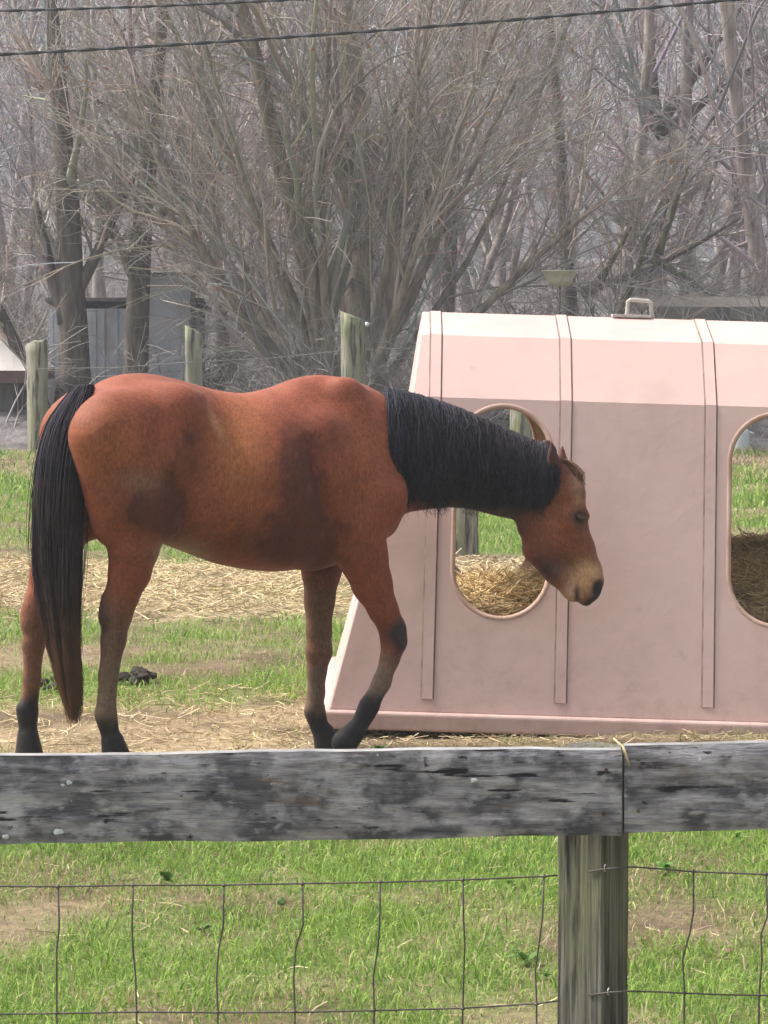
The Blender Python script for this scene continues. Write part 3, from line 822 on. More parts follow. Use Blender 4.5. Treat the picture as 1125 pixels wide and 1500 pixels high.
# coat material: vertex colour, short hair relief, soft sheen
mc, nt, b = new_mat('horse_coat')
va = N(nt, 'ShaderNodeVertexColor', layer_name='Col')
tc = N(nt, 'ShaderNodeTexCoord'); mp = N(nt, 'ShaderNodeMapping'); mp.inputs['Scale'].default_value = (50, 90, 22)
nt.links.new(tc.outputs['Object'], mp.inputs['Vector'])
nz = N(nt, 'ShaderNodeTexNoise', Scale=2.2, Detail=4.0, Roughness=0.75)
nt.links.new(mp.outputs[0], nz.inputs['Vector'])
mr = N(nt, 'ShaderNodeMapRange'); mr.inputs['From Min'].default_value = .3; mr.inputs['From Max'].default_value = .7; mr.inputs['To Min'].default_value = 0.6; mr.inputs['To Max'].default_value = 1.4
nt.links.new(nz.outputs['Fac'], mr.inputs['Value'])
mx = N(nt, 'ShaderNodeMix', data_type='RGBA', blend_type='MULTIPLY'); mx.inputs[0].default_value = 1.0
nt.links.new(va.outputs['Color'], mx.inputs[6]); nt.links.new(mr.outputs[0], mx.inputs[7])
nt.links.new(mx.outputs[2], b.inputs['Base Color'])
bp = N(nt, 'ShaderNodeBump', Strength=0.5, Distance=0.004)
nt.links.new(nz.outputs['Fac'], bp.inputs['Height']); nt.links.new(bp.outputs[0], b.inputs['Normal'])
b.inputs['Roughness'].default_value = 0.6
b.inputs['Specular IOR Level'].default_value = 0.25
b.inputs['Sheen Weight'].default_value = 0.05
b.inputs['Sheen Roughness'].default_value = 0.4
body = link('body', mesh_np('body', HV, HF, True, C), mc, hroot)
mh = noise_mat('horse_hair', [(0.3, (.75, .75, .75)), (0.7, (1.25, 1.25, 1.25))], 9, (1, 1, 1), 0.85, attr=True, spec=0.12)
def sphere(c, r, nu=16, nv=10, sc=(1, 1, 1)):
    th = np.linspace(0, np.pi, nv); ph = np.arange(nu) * 2 * np.pi / nu
    V = np.array([[math.sin(t) * math.cos(p) * sc[0], math.sin(t) * math.sin(p) * sc[1], math.cos(t) * sc[2]] for t in th for p in ph]) * r + np.asarray(c)
    I = np.arange(nu * nv).reshape(nv, nu); J = np.roll(I, -1, axis=1)
    return V, np.stack([I[:-1], I[1:], J[1:], J[:-1]], -1).reshape(-1, 4)
me_, nt, b = new_mat('horse_eye')
b.inputs['Base Color'].default_value = (.012, .008, .007, 1); b.inputs['Roughness'].default_value = 0.06
m_lid = noise_mat('eyelid_skin', [(.3, (.05, .026, .02)), (.7, (.10, .05, .034))], 60, rough=.6)
for s_ in (-1, 1):
    V, Fq = sphere(HN(850, 759, .067 * s_), .022)
    eye = link('eye', mesh_np('eye', V, Fq), me_, hroot)
    # upper and lower lids: parts of a slightly larger ball
    ce = HN(850, 759, .067 * s_); upa = np.array([0, 0, 1.0]) * .9 + NFl * .45; upa /= np.linalg.norm(upa)
    lat_ = LN * s_; fw_ = np.cross(upa, lat_)
    for nm, t0, t1, rad_ in (('upper_eyelid', -.05, 1.25, .0242), ('lower_eyelid', -1.2, -.62, .0238)):
        VV = []
        ths = np.linspace(t0, t1, 7); phs = np.linspace(-1.5, 1.5, 13)
        for th in ths:
            for p_ in phs: VV.append(ce + rad_ * (math.sin(th) * upa + math.cos(th) * (math.cos(p_) * lat_ + math.sin(p_) * fw_)))
        Ii = np.arange(7 * 13).reshape(7, 13)
        lid = link(nm, mesh_np(nm, np.array(VV), np.stack([Ii[:-1, :-1], Ii[1:, :-1], Ii[1:, 1:], Ii[:-1, 1:]], -1).reshape(-1, 4)), m_lid, eye)
# --- mane: locks that start on the crest and fall over the near side of the neck
cr = np.array([HN(a, b) for a, b in [(566, 580), (590, 583), (630, 595), (670, 608), (710, 624), (750, 642), (785, 656), (812, 664)]])
ctr = np.array([HN(a, b) for a, b in [(560, 668), (595, 670), (640, 673), (675, 679), (712, 689), (745, 702), (780, 716), (806, 712)]])
hwid = np.array([.150, .126, .105, .094, .087, .081, .077, .070])
uu = np.linspace(0, 1, len(cr))
NM = 7000
hu = rng.random(NM) ** 0.95
clump = np.floor(hu * 60); cj = np.random.default_rng(5).normal(size=(61, 4))
def ip(A, t): return np.stack([np.interp(t, uu, A[:, k]) for k in range(A.shape[1])], -1)
c0 = ip(ctr, hu); k0 = ip(cr, hu); wv = np.interp(hu, uu, hwid)
upv = k0 - c0; hb = np.linalg.norm(upv, axis=1); upv /= hb[:, None]
nseg = 12
lenf = np.clip(np.interp(hu, [0, .12, .35, .7, .85, 1], [.94, .98, .98, .92, .78, .55]) + rng.normal(size=NM) * .10 + cj[clump.astype(int), 0] * .08, .3, 1.3)
PM = np.zeros((NM, nseg, 3)); off = .004 + .022 * rng.random(NM) ** 1.5
shift = np.zeros(NM)
for j in range(nseg):
    t = j / (nseg - 1) * lenf
    phi = -0.12 + t * 2.55
    ra = wv + off + .010 * np.sin(np.clip(phi, 0, 3.14)); rb = hb + off * 1.2
    lat = -np.sin(np.clip(phi, 0, 1.75)) * ra
    ver = np.where(phi < 1.75, np.cos(phi) * rb, np.cos(1.75) * rb - (phi - 1.75) * rb * .55)
    lat = np.where(phi < 1.75, lat, lat + (phi - 1.75) * .035)
    sway = (cj[clump.astype(int), 1] * .010 + rng.normal(size=NM) * .016) * t + .008 * np.sin(6 * t + cj[clump.astype(int), 2] * 3) * t
    PM[:, j] = c0 + lat[:, None] * LN + ver[:, None] * (upv * .55 + np.array([0, 0, .45])) + sway[:, None] * NFl + (rng.normal(size=(NM, 3)) * .0015)
RM = np.linspace(1, .25, nseg)[None] * (.0016 + .0014 * rng.random(NM))[:, None]
V, Fq, own = tubes(PM, RM, 3)
hc = np.array([.030, .030, .040]) * (0.5 + 1.3 * rng.random(NM))[:, None] + np.array([.02, .012, .008]) * (rng.random(NM) < .12)[:, None]
brown = np.clip(np.interp(hu, [.35, .6, .85], [0, .35, .25]) * rng.random(NM) * 1.6, 0, .8)
tip = np.repeat(np.linspace(1, .0, nseg)[None], NM, 0)
hcol = mix(hc[own], np.array([.09, .055, .04]), (brown[own] * np.repeat(np.tile(np.linspace(1, 0, nseg) ** 2, NM), 3)))
link('mane', mesh_np('mane', V, Fq, True, hcol), mh, hroot)
# --- forelock
NFk = 160
st = np.stack([HN(816 + 14 * rng.random(), 672 + 6 * rng.random(), (rng.random() - .5) * .07) for _ in range(NFk)])
en = np.stack([HN(846 + 12 * rng.random(), 692 + 34 * rng.random(), (rng.random() - .65) * .09) for _ in range(NFk)])
tt = np.linspace(0, 1, 8)[None, :, None]
PF = st[:, None] * (1 - tt) + en[:, None] * tt + NFl * (.012 * np.sin(np.pi * tt ** .7)) + np.array([0, 0, .006]) * np.sin(np.pi * tt)
V, Fq, own = tubes(PF, np.linspace(.0022, .0008, 8)[None].repeat(NFk, 0), 3)
fc = mix(np.array([.06, .035, .025]), np.array([.26, .15, .09]), rng.random(NFk))
link('forelock', mesh_np('forelock', V, Fq, True, fc[own]), mh, hroot)
# --- tail
tl = np.array([[122, 563], [113, 583], [96, 630], [87, 690], [84, 760], [84, 840], [90, 910], [100, 980], [106, 1030], [109, 1062]], float)
tw = np.array([.044, .070, .088, .094, .098, .092, .074, .052, .034, .012])      # half width of the hank in metres
tpt = np.array([H(a, b, y_) for (a, b), y_ in zip(tl, [0, -.02, -.05, -.07, -.07, -.06, -.05, -.05, -.04, -.04])])
tpt[:, 0] -= np.interp(np.arange(len(tpt)), [0, 1, 2, 3, 4, 6], [-.01, .0, .0, .0, .0, .0])
_n = 160; _f = np.linspace(0, len(tpt) - 1, _n); _k = np.exp(-0.5 * (np.arange(-16, 17) / 8.0) ** 2); _k /= _k.sum()
def _sm(y_):
    v_ = np.interp(_f, np.arange(len(y_)), y_)
    p_ = np.concatenate([2 * v_[0] - v_[16:0:-1], v_, 2 * v_[-1] - v_[-2:-18:-1]])
    return np.convolve(p_, _k, mode='valid')
tpt = np.stack([_sm(tpt[:, k]) for k in range(3)], -1); tw = np.maximum(_sm(tw), .008)
tu = np.concatenate([[0], np.cumsum(np.linalg.norm(np.diff(tpt, axis=0), axis=1))]); tu /= tu[-1]
NTl = 5200; ns = 20
a0 = rng.random(NTl) * 2 * np.pi; rr = np.sqrt(rng.random(NTl))
tlen = np.clip(1.0 - rng.random(NTl) ** .85 * .48, .3, 1.0)
rr = np.where(rng.random(NTl) < .03, rr * 1.25, rr)
start = rng.random(NTl) * .03
jw = rng.random(NTl); PT = np.zeros((NTl, ns, 3)); ph = rng.random(NTl) * 6.28; lock = np.floor(a0 / 6.283 * 14).astype(int); lj = np.random.default_rng(8).normal(size=(15, 2))
for j in range(ns):
    t = start + (tlen - start) * j / (ns - 1)
    cen = np.stack([np.interp(t, tu, tpt[:, k]) for k in range(3)], -1)
    w = np.interp(t, tu, tw) * (.72 + .28 * sstep(0, .15, t - start))
    wob = (.006 + .014 * jw) * np.sin((7 + 9 * jw) * t + ph) * t + .016 * np.sin(5 * t + lj[lock, 0] * 2) * t
    PT[:, j] = cen + np.stack([(np.cos(a0) * rr * w * .9) + wob, np.sin(a0) * rr * w * 1.0 + wob * .7, np.zeros(NTl)], -1)
RT = np.linspace(1, .3, ns)[None] * (.0015 + .0012 * rng.random(NTl))[:, None]
V, Fq, own = tubes(PT, RT, 3)
tcol = np.array([.030, .027, .034]) * (0.5 + 1.3 * rng.random(NTl))[:, None]
tpos = np.repeat((start[:, None] + (tlen - start)[:, None] * np.linspace(0, 1, ns)[None]).ravel(), 3)
tcol = mix(tcol[own], np.array([.17, .085, .045]), np.clip(sstep(.52, .92, tpos) * .95 + rng.random(NTl)[own] * .18 * (tpos > .3), 0, 1))
link('tail', mesh_np('tail', V, Fq, True, tcol), mh, hroot)

# ================================================================== near fence
FY = 5.5
m_board = noise_mat('weathered_board', [(.32, (.065, .064, .072)), (.43, (.185, .180, .198)), (.54, (.29, .284, .306)), (.66, (.46, .45, .48))], 9, (.8, 1, 6.5), .85, bump=1.0, bump_scale=14, spec=.2, dist=.25, rand=1, bdist=.006, detail=9.0,
                    second=[((.085, .084, .098), 5.0, .50, .66, (1, 1, 1.7)), ((.09, .089, .104), 16.0, .50, .64, (.8, 1, 1.3)), ((.37, .365, .395), 24.0, .54, .68, (.8, 1, 1.4)), ((.50, .49, .52), 7.0, .54, .70, (1, 1, 1.6)), ((.40, .39, .39), 20.0, .60, .70, (.5, 1, 2.5)), ((.17, .125, .095), 9.0, .63, .74, (.6, 1, 2.0)), ((.030, .030, .036), 11.0, .645, .675, (.45, 1, 4.5)), ((.035, .034, .038), 26.0, .66, .70, (.8, 1, 2.4)), ((.66, .68, .68), 34.0, .735, .76, (.7, 1, 1))])
m_top = noise_mat('board_top', [(.35, (.18, .175, .175)), (.6, (.34, .335, .33))], 10, (1, 1, 1), .85, bump=.5, bump_scale=30, spec=.2, rand=1)
fence = empty('board_fence', (at(869, 1300, 5.6)[0], 5.6, 0))
tag(fence, 'weathered grey board rail on a square wooden post', 'fence')
fl_ = np.array(fence.location)
def rail(xa, za, xb, zb2, h, th, seed):
    """a board with slightly chewed edges"""
    nx, nzs = 90, 10
    r_ = np.random.default_rng(seed)
    t = np.linspace(0, 1, nx)
    x = xa + (xb - xa) * t; zt_ = za + (zb2 - za) * t
    wob = (fbm2(x * 5 + seed * 9, x * 0 + seed, 4) - .5) * .010; wobb = (fbm2(x * 6 + seed * 5, x * 0 + seed + 4.4, 4) - .5) * .012
    V = []; 
    for i in range(nx):
        a = zt_[i] + wob[i]; b_ = zt_[i] - h + wobb[i]
        for j in range(nzs + 1):
            V.append([x[i], FY, a + (b_ - a) * j / nzs])
    V = np.array(V); 
    fr = V.copy(); fr[:, 1] += (fbm2(V[:, 0] * 9 + seed * 3, V[:, 2] * 60, 4) - .5) * .010
    fr[0::nzs + 1, 1] += .004; fr[nzs::nzs + 1, 1] += .004
    bk = V.copy(); bk[:, 1] += th
    I = np.arange(nx * (nzs + 1)).reshape(nx, nzs + 1); m_ = len(V)
    Ff = np.stack([I[:-1, :-1], I[:-1, 1:], I[1:, 1:], I[1:, :-1]], -1).reshape(-1, 4)
    Fb = Ff[:, ::-1] + m_
    top = np.stack([I[:-1, 0], I[1:, 0], I[1:, 0] + m_, I[:-1, 0] + m_], -1)
    bot = np.stack([I[:-1, -1], I[:-1, -1] + m_, I[1:, -1] + m_, I[1:, -1]], -1)
    e0 = np.stack([I[0, :-1], I[0, :-1] + m_, I[0, 1:] + m_, I[0, 1:]], -1); e1 = np.stack([I[-1, :-1], I[-1, 1:], I[-1, 1:] + m_, I[-1, :-1] + m_], -1)
    me = mesh_np('rail', np.concatenate([fr, bk]) - fl_, [np.concatenate([Ff, Fb, top, bot, e0, e1])], True)
    o = link('rail', me, m_board, fence)
    me.materials.append(m_top)
    mi = np.zeros(len(me.polygons), np.int32); mi[len(Ff) * 2:len(Ff) * 2 + len(top)] = 1
    me.polygons.foreach_set('material_index', mi)
    es = o.modifiers.new('split', 'EDGE_SPLIT'); es.split_angle = R(50)
    return o
pl = at(0, 1108, FY); pj = at(911, 1096, FY); pj2 = at(915, 1094, FY); pr = at(1125, 1088, FY)
sL = (pj[2] - pl[2]) / (pj[0] - pl[0]); sR = (pr[2] - pj2[2]) / (pr[0] - pj2[0])
BH = .158
rail(pj[0] - 2.4, pj[2] - 2.4 * sL, pj[0], pj[2], BH, .036, 1)
rail(pj2[0], pj2[2], pj2[0] + 2.4, pj2[2] + 2.4 * sR, BH - .003, .036, 2)
# post, turned so that two faces show
m_post = noise_mat('weathered_post', [(.3, (.033, .031, .027)), (.44, (.085, .081, .068)), (.56, (.15, .145, .12)), (.70, (.27, .26, .228))], 9, (12, 12, .38), .85, bump=1.0, bump_scale=11, spec=.2, bdist=.006,
                   second=[((.20, .205, .115), 2.2, .50, .72, (1.6, 1.6, .7)), ((.022, .021, .022), 4, .58, .68, (5, 5, .5))])
pc = at(869, 1300, 5.612)
W = .093
Rz = rotz(R(-36))
mb = MB()
nzp = 24
for i in range(nzp):
    z = -.45 + (pj[2] - .012 + .45) * i / (nzp - 1)
    for k, (a, b_) in enumerate(((-1, -1), (-.45, -1.015), (.4, -.985), (1, -1), (1, 1), (-1, 1))):
        q = Rz @ np.array([a * W / 2, b_ * W / 2, 0])
        mb.V.append((np.array([[pc[0] + q[0] + rng.normal() * .0007, pc[1] + q[1] + rng.normal() * .0007, z]]) - fl_))
mb.n = len(mb.V)
I = np.arange(nzp * 6).reshape(nzp, 6); J = np.roll(I, -1, 1)
mb.F = [np.stack([I[:-1], J[:-1], J[1:], I[1:]], -1).reshape(-1, 4), I[-1:][:, :4], I[-1:, [0, 3, 4, 5]]]
bevel(mb.build('post', m_post, fence), .003, 2)
m_nail = noise_mat('rusty_nail', [(.3, (.05, .03, .02)), (.7, (.14, .09, .07))], 40, rough=.6, spec=.4)
for px, py in ((888, 1128), (884, 1192), (938, 1124), (935, 1188)):
    p = at(px, py, FY - .003)
    mb = MB().tube([p, p + np.array([0, .01, 0])], [.0038, .0030], 8)
    mb.V = [v - fl_ for v in mb.V]
    mb.build('nail', m_nail, fence)
# bird droppings on the board
m_drop = noise_mat('bird_dropping', [(.3, (.45, .50, .52)), (.7, (.72, .76, .78))], 60, rough=.8)
for k, (px, py, r_) in enumerate([(102, 1146, .011), (92, 1150, .006), (85, 1218, .009), (8, 1226, .006), (398, 1148, .007), (694, 1143, .006), (1026, 1113, .006)]):
    p = at(px, py, FY - .001); nn = 14
    a = np.arange(nn) * 2 * np.pi / nn
    rr_ = r_ * (.7 + .5 * np.random.default_rng(k).random(nn))
    V = np.concatenate([[[0, -.0022, 0]], np.stack([np.cos(a) * rr_ * 1.2, np.full(nn, .002), np.sin(a) * rr_ * .8], -1)]) + p - fl_
    f = np.array([[0, i + 1, (i + 1) % nn + 1] for i in range(nn)])
    MB().add(V, f).build('bird_dropping', m_drop, fence, smooth=True)
# straw caught in the joint
mb = MB(); 
mb.tube([at(905, 1088, FY + .03), at(913, 1094, FY - .004), at(918, 1108, FY - .008), at(922, 1122, FY - .006)], [.002, .0026, .002, .0014], 5); mb.C.append(np.tile([.55, .44, .27], (20, 1)))
mb.tube([at(899, 1082, FY + .02), at(912, 1093, FY - .002), at(914, 1104, FY - .008)], .0018, 5); mb.C.append(np.tile([.5, .4, .25], (15, 1)))
tag(mb.build('straw', m_straw, smooth=True), 'bit of dry straw caught in the joint of the fence rail', 'straw')

# ================================================================== woven wire below the rail
m_wire = noise_mat('rusty_wire', [(.3, (.045, .038, .034)), (.7, (.13, .11, .10))], 30, rough=.55, spec=.5)
wf = empty('wire_fence', (fence.location.x, 5.59, 0))
tag(wf, 'rusty woven wire fence strung below the grey board rail', 'wire fence')
wl = np.array(wf.location)
WY = 5.58
cor_px = 861
face_n = rotz(R(-36)) @ np.array([0, -1, 0])
def on_face(px, py):
    """a point just proud of the post's right-hand front face"""
    q = np.array([pc[0], pc[1], 0]) + face_n * (W / 2 + .0025)
    d = ray(px, py); t = ((q - CAM) @ face_n) / (d @ face_n)
    return CAM + d * t
hl_L = [([-1400, 0, 85, 195, 330, 443, 557, 678, 797, 817], [1304, 1300, 1299, 1297, 1297, 1295, 1292, 1289, 1284, 1281], [(862, 1277), (885, 1273), (922, 1270)], [930, 970, 1015, 1070, 1125, 2600], [1270, 1273, 1277, 1279, 1281, 1287]),
        ([-1400, 0, 85, 199, 320, 432, 548, 678, 790, 817], [1489, 1486, 1484, 1482, 1483, 1482, 1480, 1478, 1471, 1466], [(862, 1458), (890, 1454), (922, 1452)], [928, 965, 1005, 1060, 1112, 2600], [1452, 1453, 1455, 1457, 1458, 1468])]
def wire(pts, r=.0017, name='line_wire'):
    P_ = np.asarray(pts)
    mb = MB().tube(P_ - wl, r, 6)
    return mb.build(name, m_wire, wf, smooth=True)
for xa, ya, mid, xb, yb in hl_L:
    j = lambda: rng.normal() * .0012
    wire([at(a, b_ + rng.normal() * 1.0, WY + j()) for a, b_ in zip(xa, ya)])
    wire([on_face(*m_) for m_ in mid] + [at(a, b_, WY + j()) for a, b_ in zip(xb, yb)])
    s_ = on_face(mid[1][0] + 2, mid[1][1] - 1)
    MB().tube([s_ - wl + np.array([0, .004, .006]), s_ - wl + face_n * .004 + np.array([0, 0, .004]), s_ - wl + face_n * .004 + np.array([0, 0, -.004]), s_ - wl + np.array([0, .004, -.006])], .0014, 6).build('staple', m_met, wf, smooth=True)
for k in range(3):                                    # the lower strands, below the picture
    for sgn in (0, 1):
        xa, xb = (-2.4, at(817, 1300, WY)[0]) if sgn == 0 else (at(924, 1300, WY)[0], 2.5)
        wire([[xa, WY, .30 - .12 * k], [(xa + xb) / 2, WY, .295 - .12 * k], [xb, WY, .30 - .12 * k]])
STAY = [(-30, -34), (85, 83), (195, 200), (328, 319), (443, 432), (557, 548), (678, 678), (797, 786), (1016, 1003), (1122, 1112), (1235, 1228)] + [(1235 + 114 * k, 1230 + 114 * k) for k in range(1, 12)] + [(-30 - 115 * k, -33 - 115 * k) for k in range(1, 12)]
for a, b_ in STAY:
    row = hl_L[0]
    yt = np.interp(a, row[0], row[1]) if a < 820 else np.interp(a, row[3], row[4])
    row = hl_L[1]
    yb2 = np.interp(b_, row[0], row[1]) if b_ < 820 else np.interp(b_, row[3], row[4])
    p = [at(a, yt - 4, WY - .002), at(a + rng.normal() * 1.5, yt + 60, WY - .002), at((a + b_) / 2 + rng.normal() * 3, (yt + yb2) / 2, WY - .002), at(b_ + rng.normal() * 2, yb2 - 50, WY - .002), at(b_, yb2, WY - .002)]
    for k in range(3): p.append(np.array([p[4][0] + rng.normal() * .002, WY - .002, .30 - .12 * k]))
    wire(p, .0017, 'stay_wire')
    for q in (p[0] - np.array([0, 0, .005]), p[4]):    # knots where the wires cross
        mb = MB()
        V, Fq, _ = tubes((np.array([q + np.array([-.004, 0, 0]), q, q + np.array([.004, 0, 0])]) - wl)[None], np.array([[.002, .0036, .002]]), 6)
        mb.add(V, Fq)
        mb.build('knot', m_wire, wf, smooth=True)

# ================================================================== far fence posts
m_fpost = noise_mat('lichen_post', [(.25, (.13, .125, .10)), (.5, (.26, .25, .20)), (.75, (.42, .40, .33))], 3, (3, 3, .5), .9, bump=.8, bump_scale=10, spec=.15, bdist=.02, rand=1,
                    second=[((.20, .215, .11), 2.2, .50, .66, (1, 1, .8)), ((.07, .065, .055), 5, .52, .62, (4, 4, .35))])
def far_post(px, ytop, Y, w, lab, wpx=0, slant=.0, notch=0):
    p = at(px, ytop, Y)
    o = empty('fence_post', (p[0], Y, 0))
    mb = MB(); nr = 12; nzp = 14; r_ = np.random.default_rng(int(px))
    rr_ = w * (1 + .10 * r_.normal(size=nr))
    V = []
    for i in range(nzp):
        z = -.3 + (p[2] + .3) * i / (nzp - 1)
        for k in range(nr):
            a = k * 2 * np.pi / nr
            rad = rr_[k] * (1 + .03 * r_.normal())
            zz_ = z + (slant * math.cos(a) * w * 2 + .012 * r_.normal() if i == nzp - 1 else 0)
            V.append([rad * math.cos(a), rad * math.sin(a), zz_])
    I = np.arange(nr * nzp).reshape(nzp, nr); J = np.roll(I, -1, 1)
    mb.add(np.array(V), [np.stack([I[:-1], J[:-1], J[1:], I[1:]], -1).reshape(-1, 4)])
    c = mb.n
    mb.add(np.array([[0, 0, p[2] + .01]]), np.zeros((0, 3), int))
    mb.F.append(np.array([[I[-1, k], J[-1, k], c] for k in range(nr)]))
    mb.build('post_timber', m_fpost, o, smooth=True)
    tag(o, lab, 'fence post', 'far fence posts')
    return o
far_post(55, 500, 38.0, .118, 'pale lichen-covered round fence post rising behind the horse rump', slant=.1)
far_post(284, 484, 37.4, .105, 'mossy split-topped fence post rising behind the horse loins', slant=-.3)
far_post(516, 463, 36.6, .135, 'thick green-grey fence post at the foot of the multi-stemmed tree', slant=-.15)
far_post(766, 490, 36.0, .150, 'grey-green fence post seen through the top of the feeding hole', slant=.1)
st_ = far_post(680, 690, 21.7, .098, 'short pale post stump seen through the bottom of the feeding hole', slant=.2)
st_['group'] = ''
del st_['group']
# thin strands between the far posts
m_fw = m_wire
for a, b_, lab in (((55, 540), (284, 530), 'thin wire between the pale post and the split-topped post'), ((284, 530), (516, 512), 'thin wire between the split-topped post and the thick green-grey post'), ((516, 512), (766, 500), 'thin wire from the thick green-grey post towards the pink shelter')):
    pa = at(a[0], a[1], 37.6); pb = at(b_[0], b_[1], 37.0)
    mb = MB().tube([pa, (pa + pb) / 2 - np.array([0, 0, .03]), pb], .004, 5)
    tag(mb.build('fence_wire', m_fw), lab, 'wire', 'far fence wires')

# ================================================================== utility cables overhead
m_cable = noise_mat('black_cable', [(.3, (.02, .02, .024)), (.7, (.05, .05, .058))], 30, rough=.6)
def cable(p0, p1, r, ext, lab, sag=.0):
    a = at(*p0, 30.0); b_ = at(*p1, 30.0); d = (b_ - a)
    pts = []
    for t in np.linspace(-ext, 1 + ext, 41):
        q = a + d * t; q[2] -= sag * 4 * t * (1 - t); pts.append(q)
    pts = np.array(pts)
    mb = MB().tube(pts, r * .8, 6)
    ph_ = np.linspace(0, 41 * 2.2, 400); tt = np.linspace(0, 1, 400)
    ctr_ = np.stack([np.interp(tt, np.linspace(0, 1, 41), pts[:, k]) for k in range(3)], -1)
    for off_ in (0, math.pi):                          # two conductors twisted round the messenger
        q = ctr_.copy(); q[:, 1] += np.cos(ph_ * 3 + off_) * r * .8; q[:, 2] += np.sin(ph_ * 3 + off_) * r * .8
        mb.tube(q, r * .55, 5)
    tag(mb.build('utility_cable', m_cable, smooth=True), lab, 'cable')
cable((0, 80), (1050, 2), .014, 1.2, 'dark twisted utility cable crossing the whole view of the trees', .04)
cable((0, 16), (400, 1), .012, 3.0, 'short stretch of thin dark utility cable above the longer cable', .01)

# ================================================================== shed at the left, metal shed, lean-to, dish
m_roof = noise_mat('taupe_roofing', [(.3, (.42, .39, .37)), (.7, (.54, .51, .48))], 3, rough=.85, bump=.3, bump_scale=20)
m_fascia = noise_mat('dark_red_fascia', [(.3, (.09, .055, .05)), (.7, (.14, .085, .075))], 6, rough=.8)
m_wallg = noise_mat('grey_boards', [(.3, (.085, .083, .085)), (.7, (.17, .165, .165))], 3, (4, 4, .6), .9, bump=.5, bump_scale=10)
m_blue = noise_mat('blue_grey_sheet', [(.3, (.30, .335, .39)), (.55, (.42, .46, .52)), (.75, (.56, .60, .66))], 1.6, (1, 1, .6), .7, bump=.2, bump_scale=6, second=[((.30, .29, .29), 2.4, .56, .70, (1, 1, .5))])
SY = 39.9
cr_ = at(44, 543, SY); tl_ = at(-40, 462, SY + 2.0)
sh = empty('garden_shed', (cr_[0] - 1.6, SY + 1.5, hill_z(cr_[0], SY)))
tag(sh, 'small shed with a taupe hipped roof and dark red fascia', 'shed')
b0 = np.array(sh.location)
ez = cr_[2] - b0[2]
hw_, hd_ = 1.6, 1.5
MB().add(np.array([[-hw_, -hd_, ez], [hw_, -hd_, ez], [hw_, hd_, ez], [-hw_, hd_, ez], [-.5, 0, ez + .95], [.5, 0, ez + .95]]), [np.array([[0, 1, 5, 4], [2, 3, 4, 5]]), np.array([[1, 2, 5], [3, 0, 4]])]).build('roof', m_roof, sh)
mb = MB()
for s_ in (-1, 1):
    mb.box((0, s_ * (hd_ - .02), ez - .085), (2 * hw_ - .004, .03, .15)); mb.box((s_ * (hw_ - .02), 0, ez - .085), (.03, 2 * hd_ - .08, .15))
mb.build('fascia', m_fascia, sh)
MB().box((0, 0, (ez - .18) / 2 - .2), (2 * hw_ - .5, 2 * hd_ - .5, ez - .17 + .4)).build('wall', m_wallg, sh)
# blue-grey metal shed half hidden by trunks
BY = 43.2
pa = at(72, 536, BY); pb = at(292, 536, BY); pt_ = at(180, 452, BY)
ms_ = empty('metal_shed', ((pa[0] + pb[0]) / 2, BY, hill_z((pa[0] + pb[0]) / 2, BY)))
tag(ms_, 'low blue-grey metal shed half hidden behind tree trunks', 'shed')
b0 = np.array(ms_.location); wd_ = pb[0] - pa[0]; ht_ = pt_[2] - b0[2]
for k in range(7):
    w_ = wd_ / 7
    mb = MB(); 
    for j in range(5):
        mb.box((-wd_ / 2 + (k + .1 + .2 * j) * w_, .02 + .012 * (j % 2), ht_ / 2 - .2), (w_ * .2 - .002, .04, ht_ + .4))
    mb.build('wall_panel', m_blue, ms_)
MB().box((0, 1.2, ht_ / 2 - .2), (wd_ - .1, 2.2, ht_ + .3)).build('inner_wall', m_wallg, ms_)
MB().box((0, 1.1, ht_ + .05), (wd_ + .1, 2.2, .05), rotx(R(-4))).build('roof', m_wallg, ms_)
dx = at(246, 500, BY)[0] - b0[0]
dr = MB().box((dx, -.03, .93), (.62, .04, 1.86)).build('door', noise_mat('pale_door', [(.3, (.42, .46, .53)), (.7, (.55, .59, .66))], 2, rough=.6), ms_)
MB().box((dx, -.045, 1.90), (.80, .07, .07)).build('door_lintel', m_fascia, ms_)
for s_ in (-1, 1): MB().box((dx + s_ * .36, -.045, .93), (.06, .07, 1.86)).build('door_jamb', m_wallg, ms_)
# lean-to behind the shelter, only its fascia shows over the pink roof
LY = 41.0
la = at(948, 450, LY); lb = at(1330, 450, LY)
m_tan = noise_mat('tan_weathered_wood', [(.3, (.14, .125, .11)), (.7, (.24, .215, .185))], 3, (.6, 3, 3), .85, bump=.5, bump_scale=10)
lt = empty('lean_to', ((la[0] + lb[0]) / 2, LY, hill_z((la[0] + lb[0]) / 2, LY)))
tag(lt, 'low lean-to with a tan fascia board behind the pink shelter', 'lean-to')
b0 = np.array(lt.location); wl_ = lb[0] - la[0]; hz_ = la[2] - b0[2]
MB().box((0, 0, hz_ - .28), (wl_, .05, .56)).build('fascia', m_tan, lt)
MB().box((0, .9, hz_ + .06), (wl_ + .1, 1.8, .05), rotx(R(5))).build('roof', m_tan, lt)
for k in (-.5, -.17, .17, .5):
    MB().box((k * (wl_ - .16), .1, hz_ / 2 - .12), (.11, .11, hz_ - .0)).build('post', m_wallg, lt)
MB().box((0, 1.7, hz_ / 2 - .1), (wl_ - .04, .06, hz_)).build('back_wall', m_wallg, lt)
MB().box((-wl_ / 2 + .98, -.035, hz_ - .11), (.20, .02, .23)).build('bracket_block', m_wallg, lt)
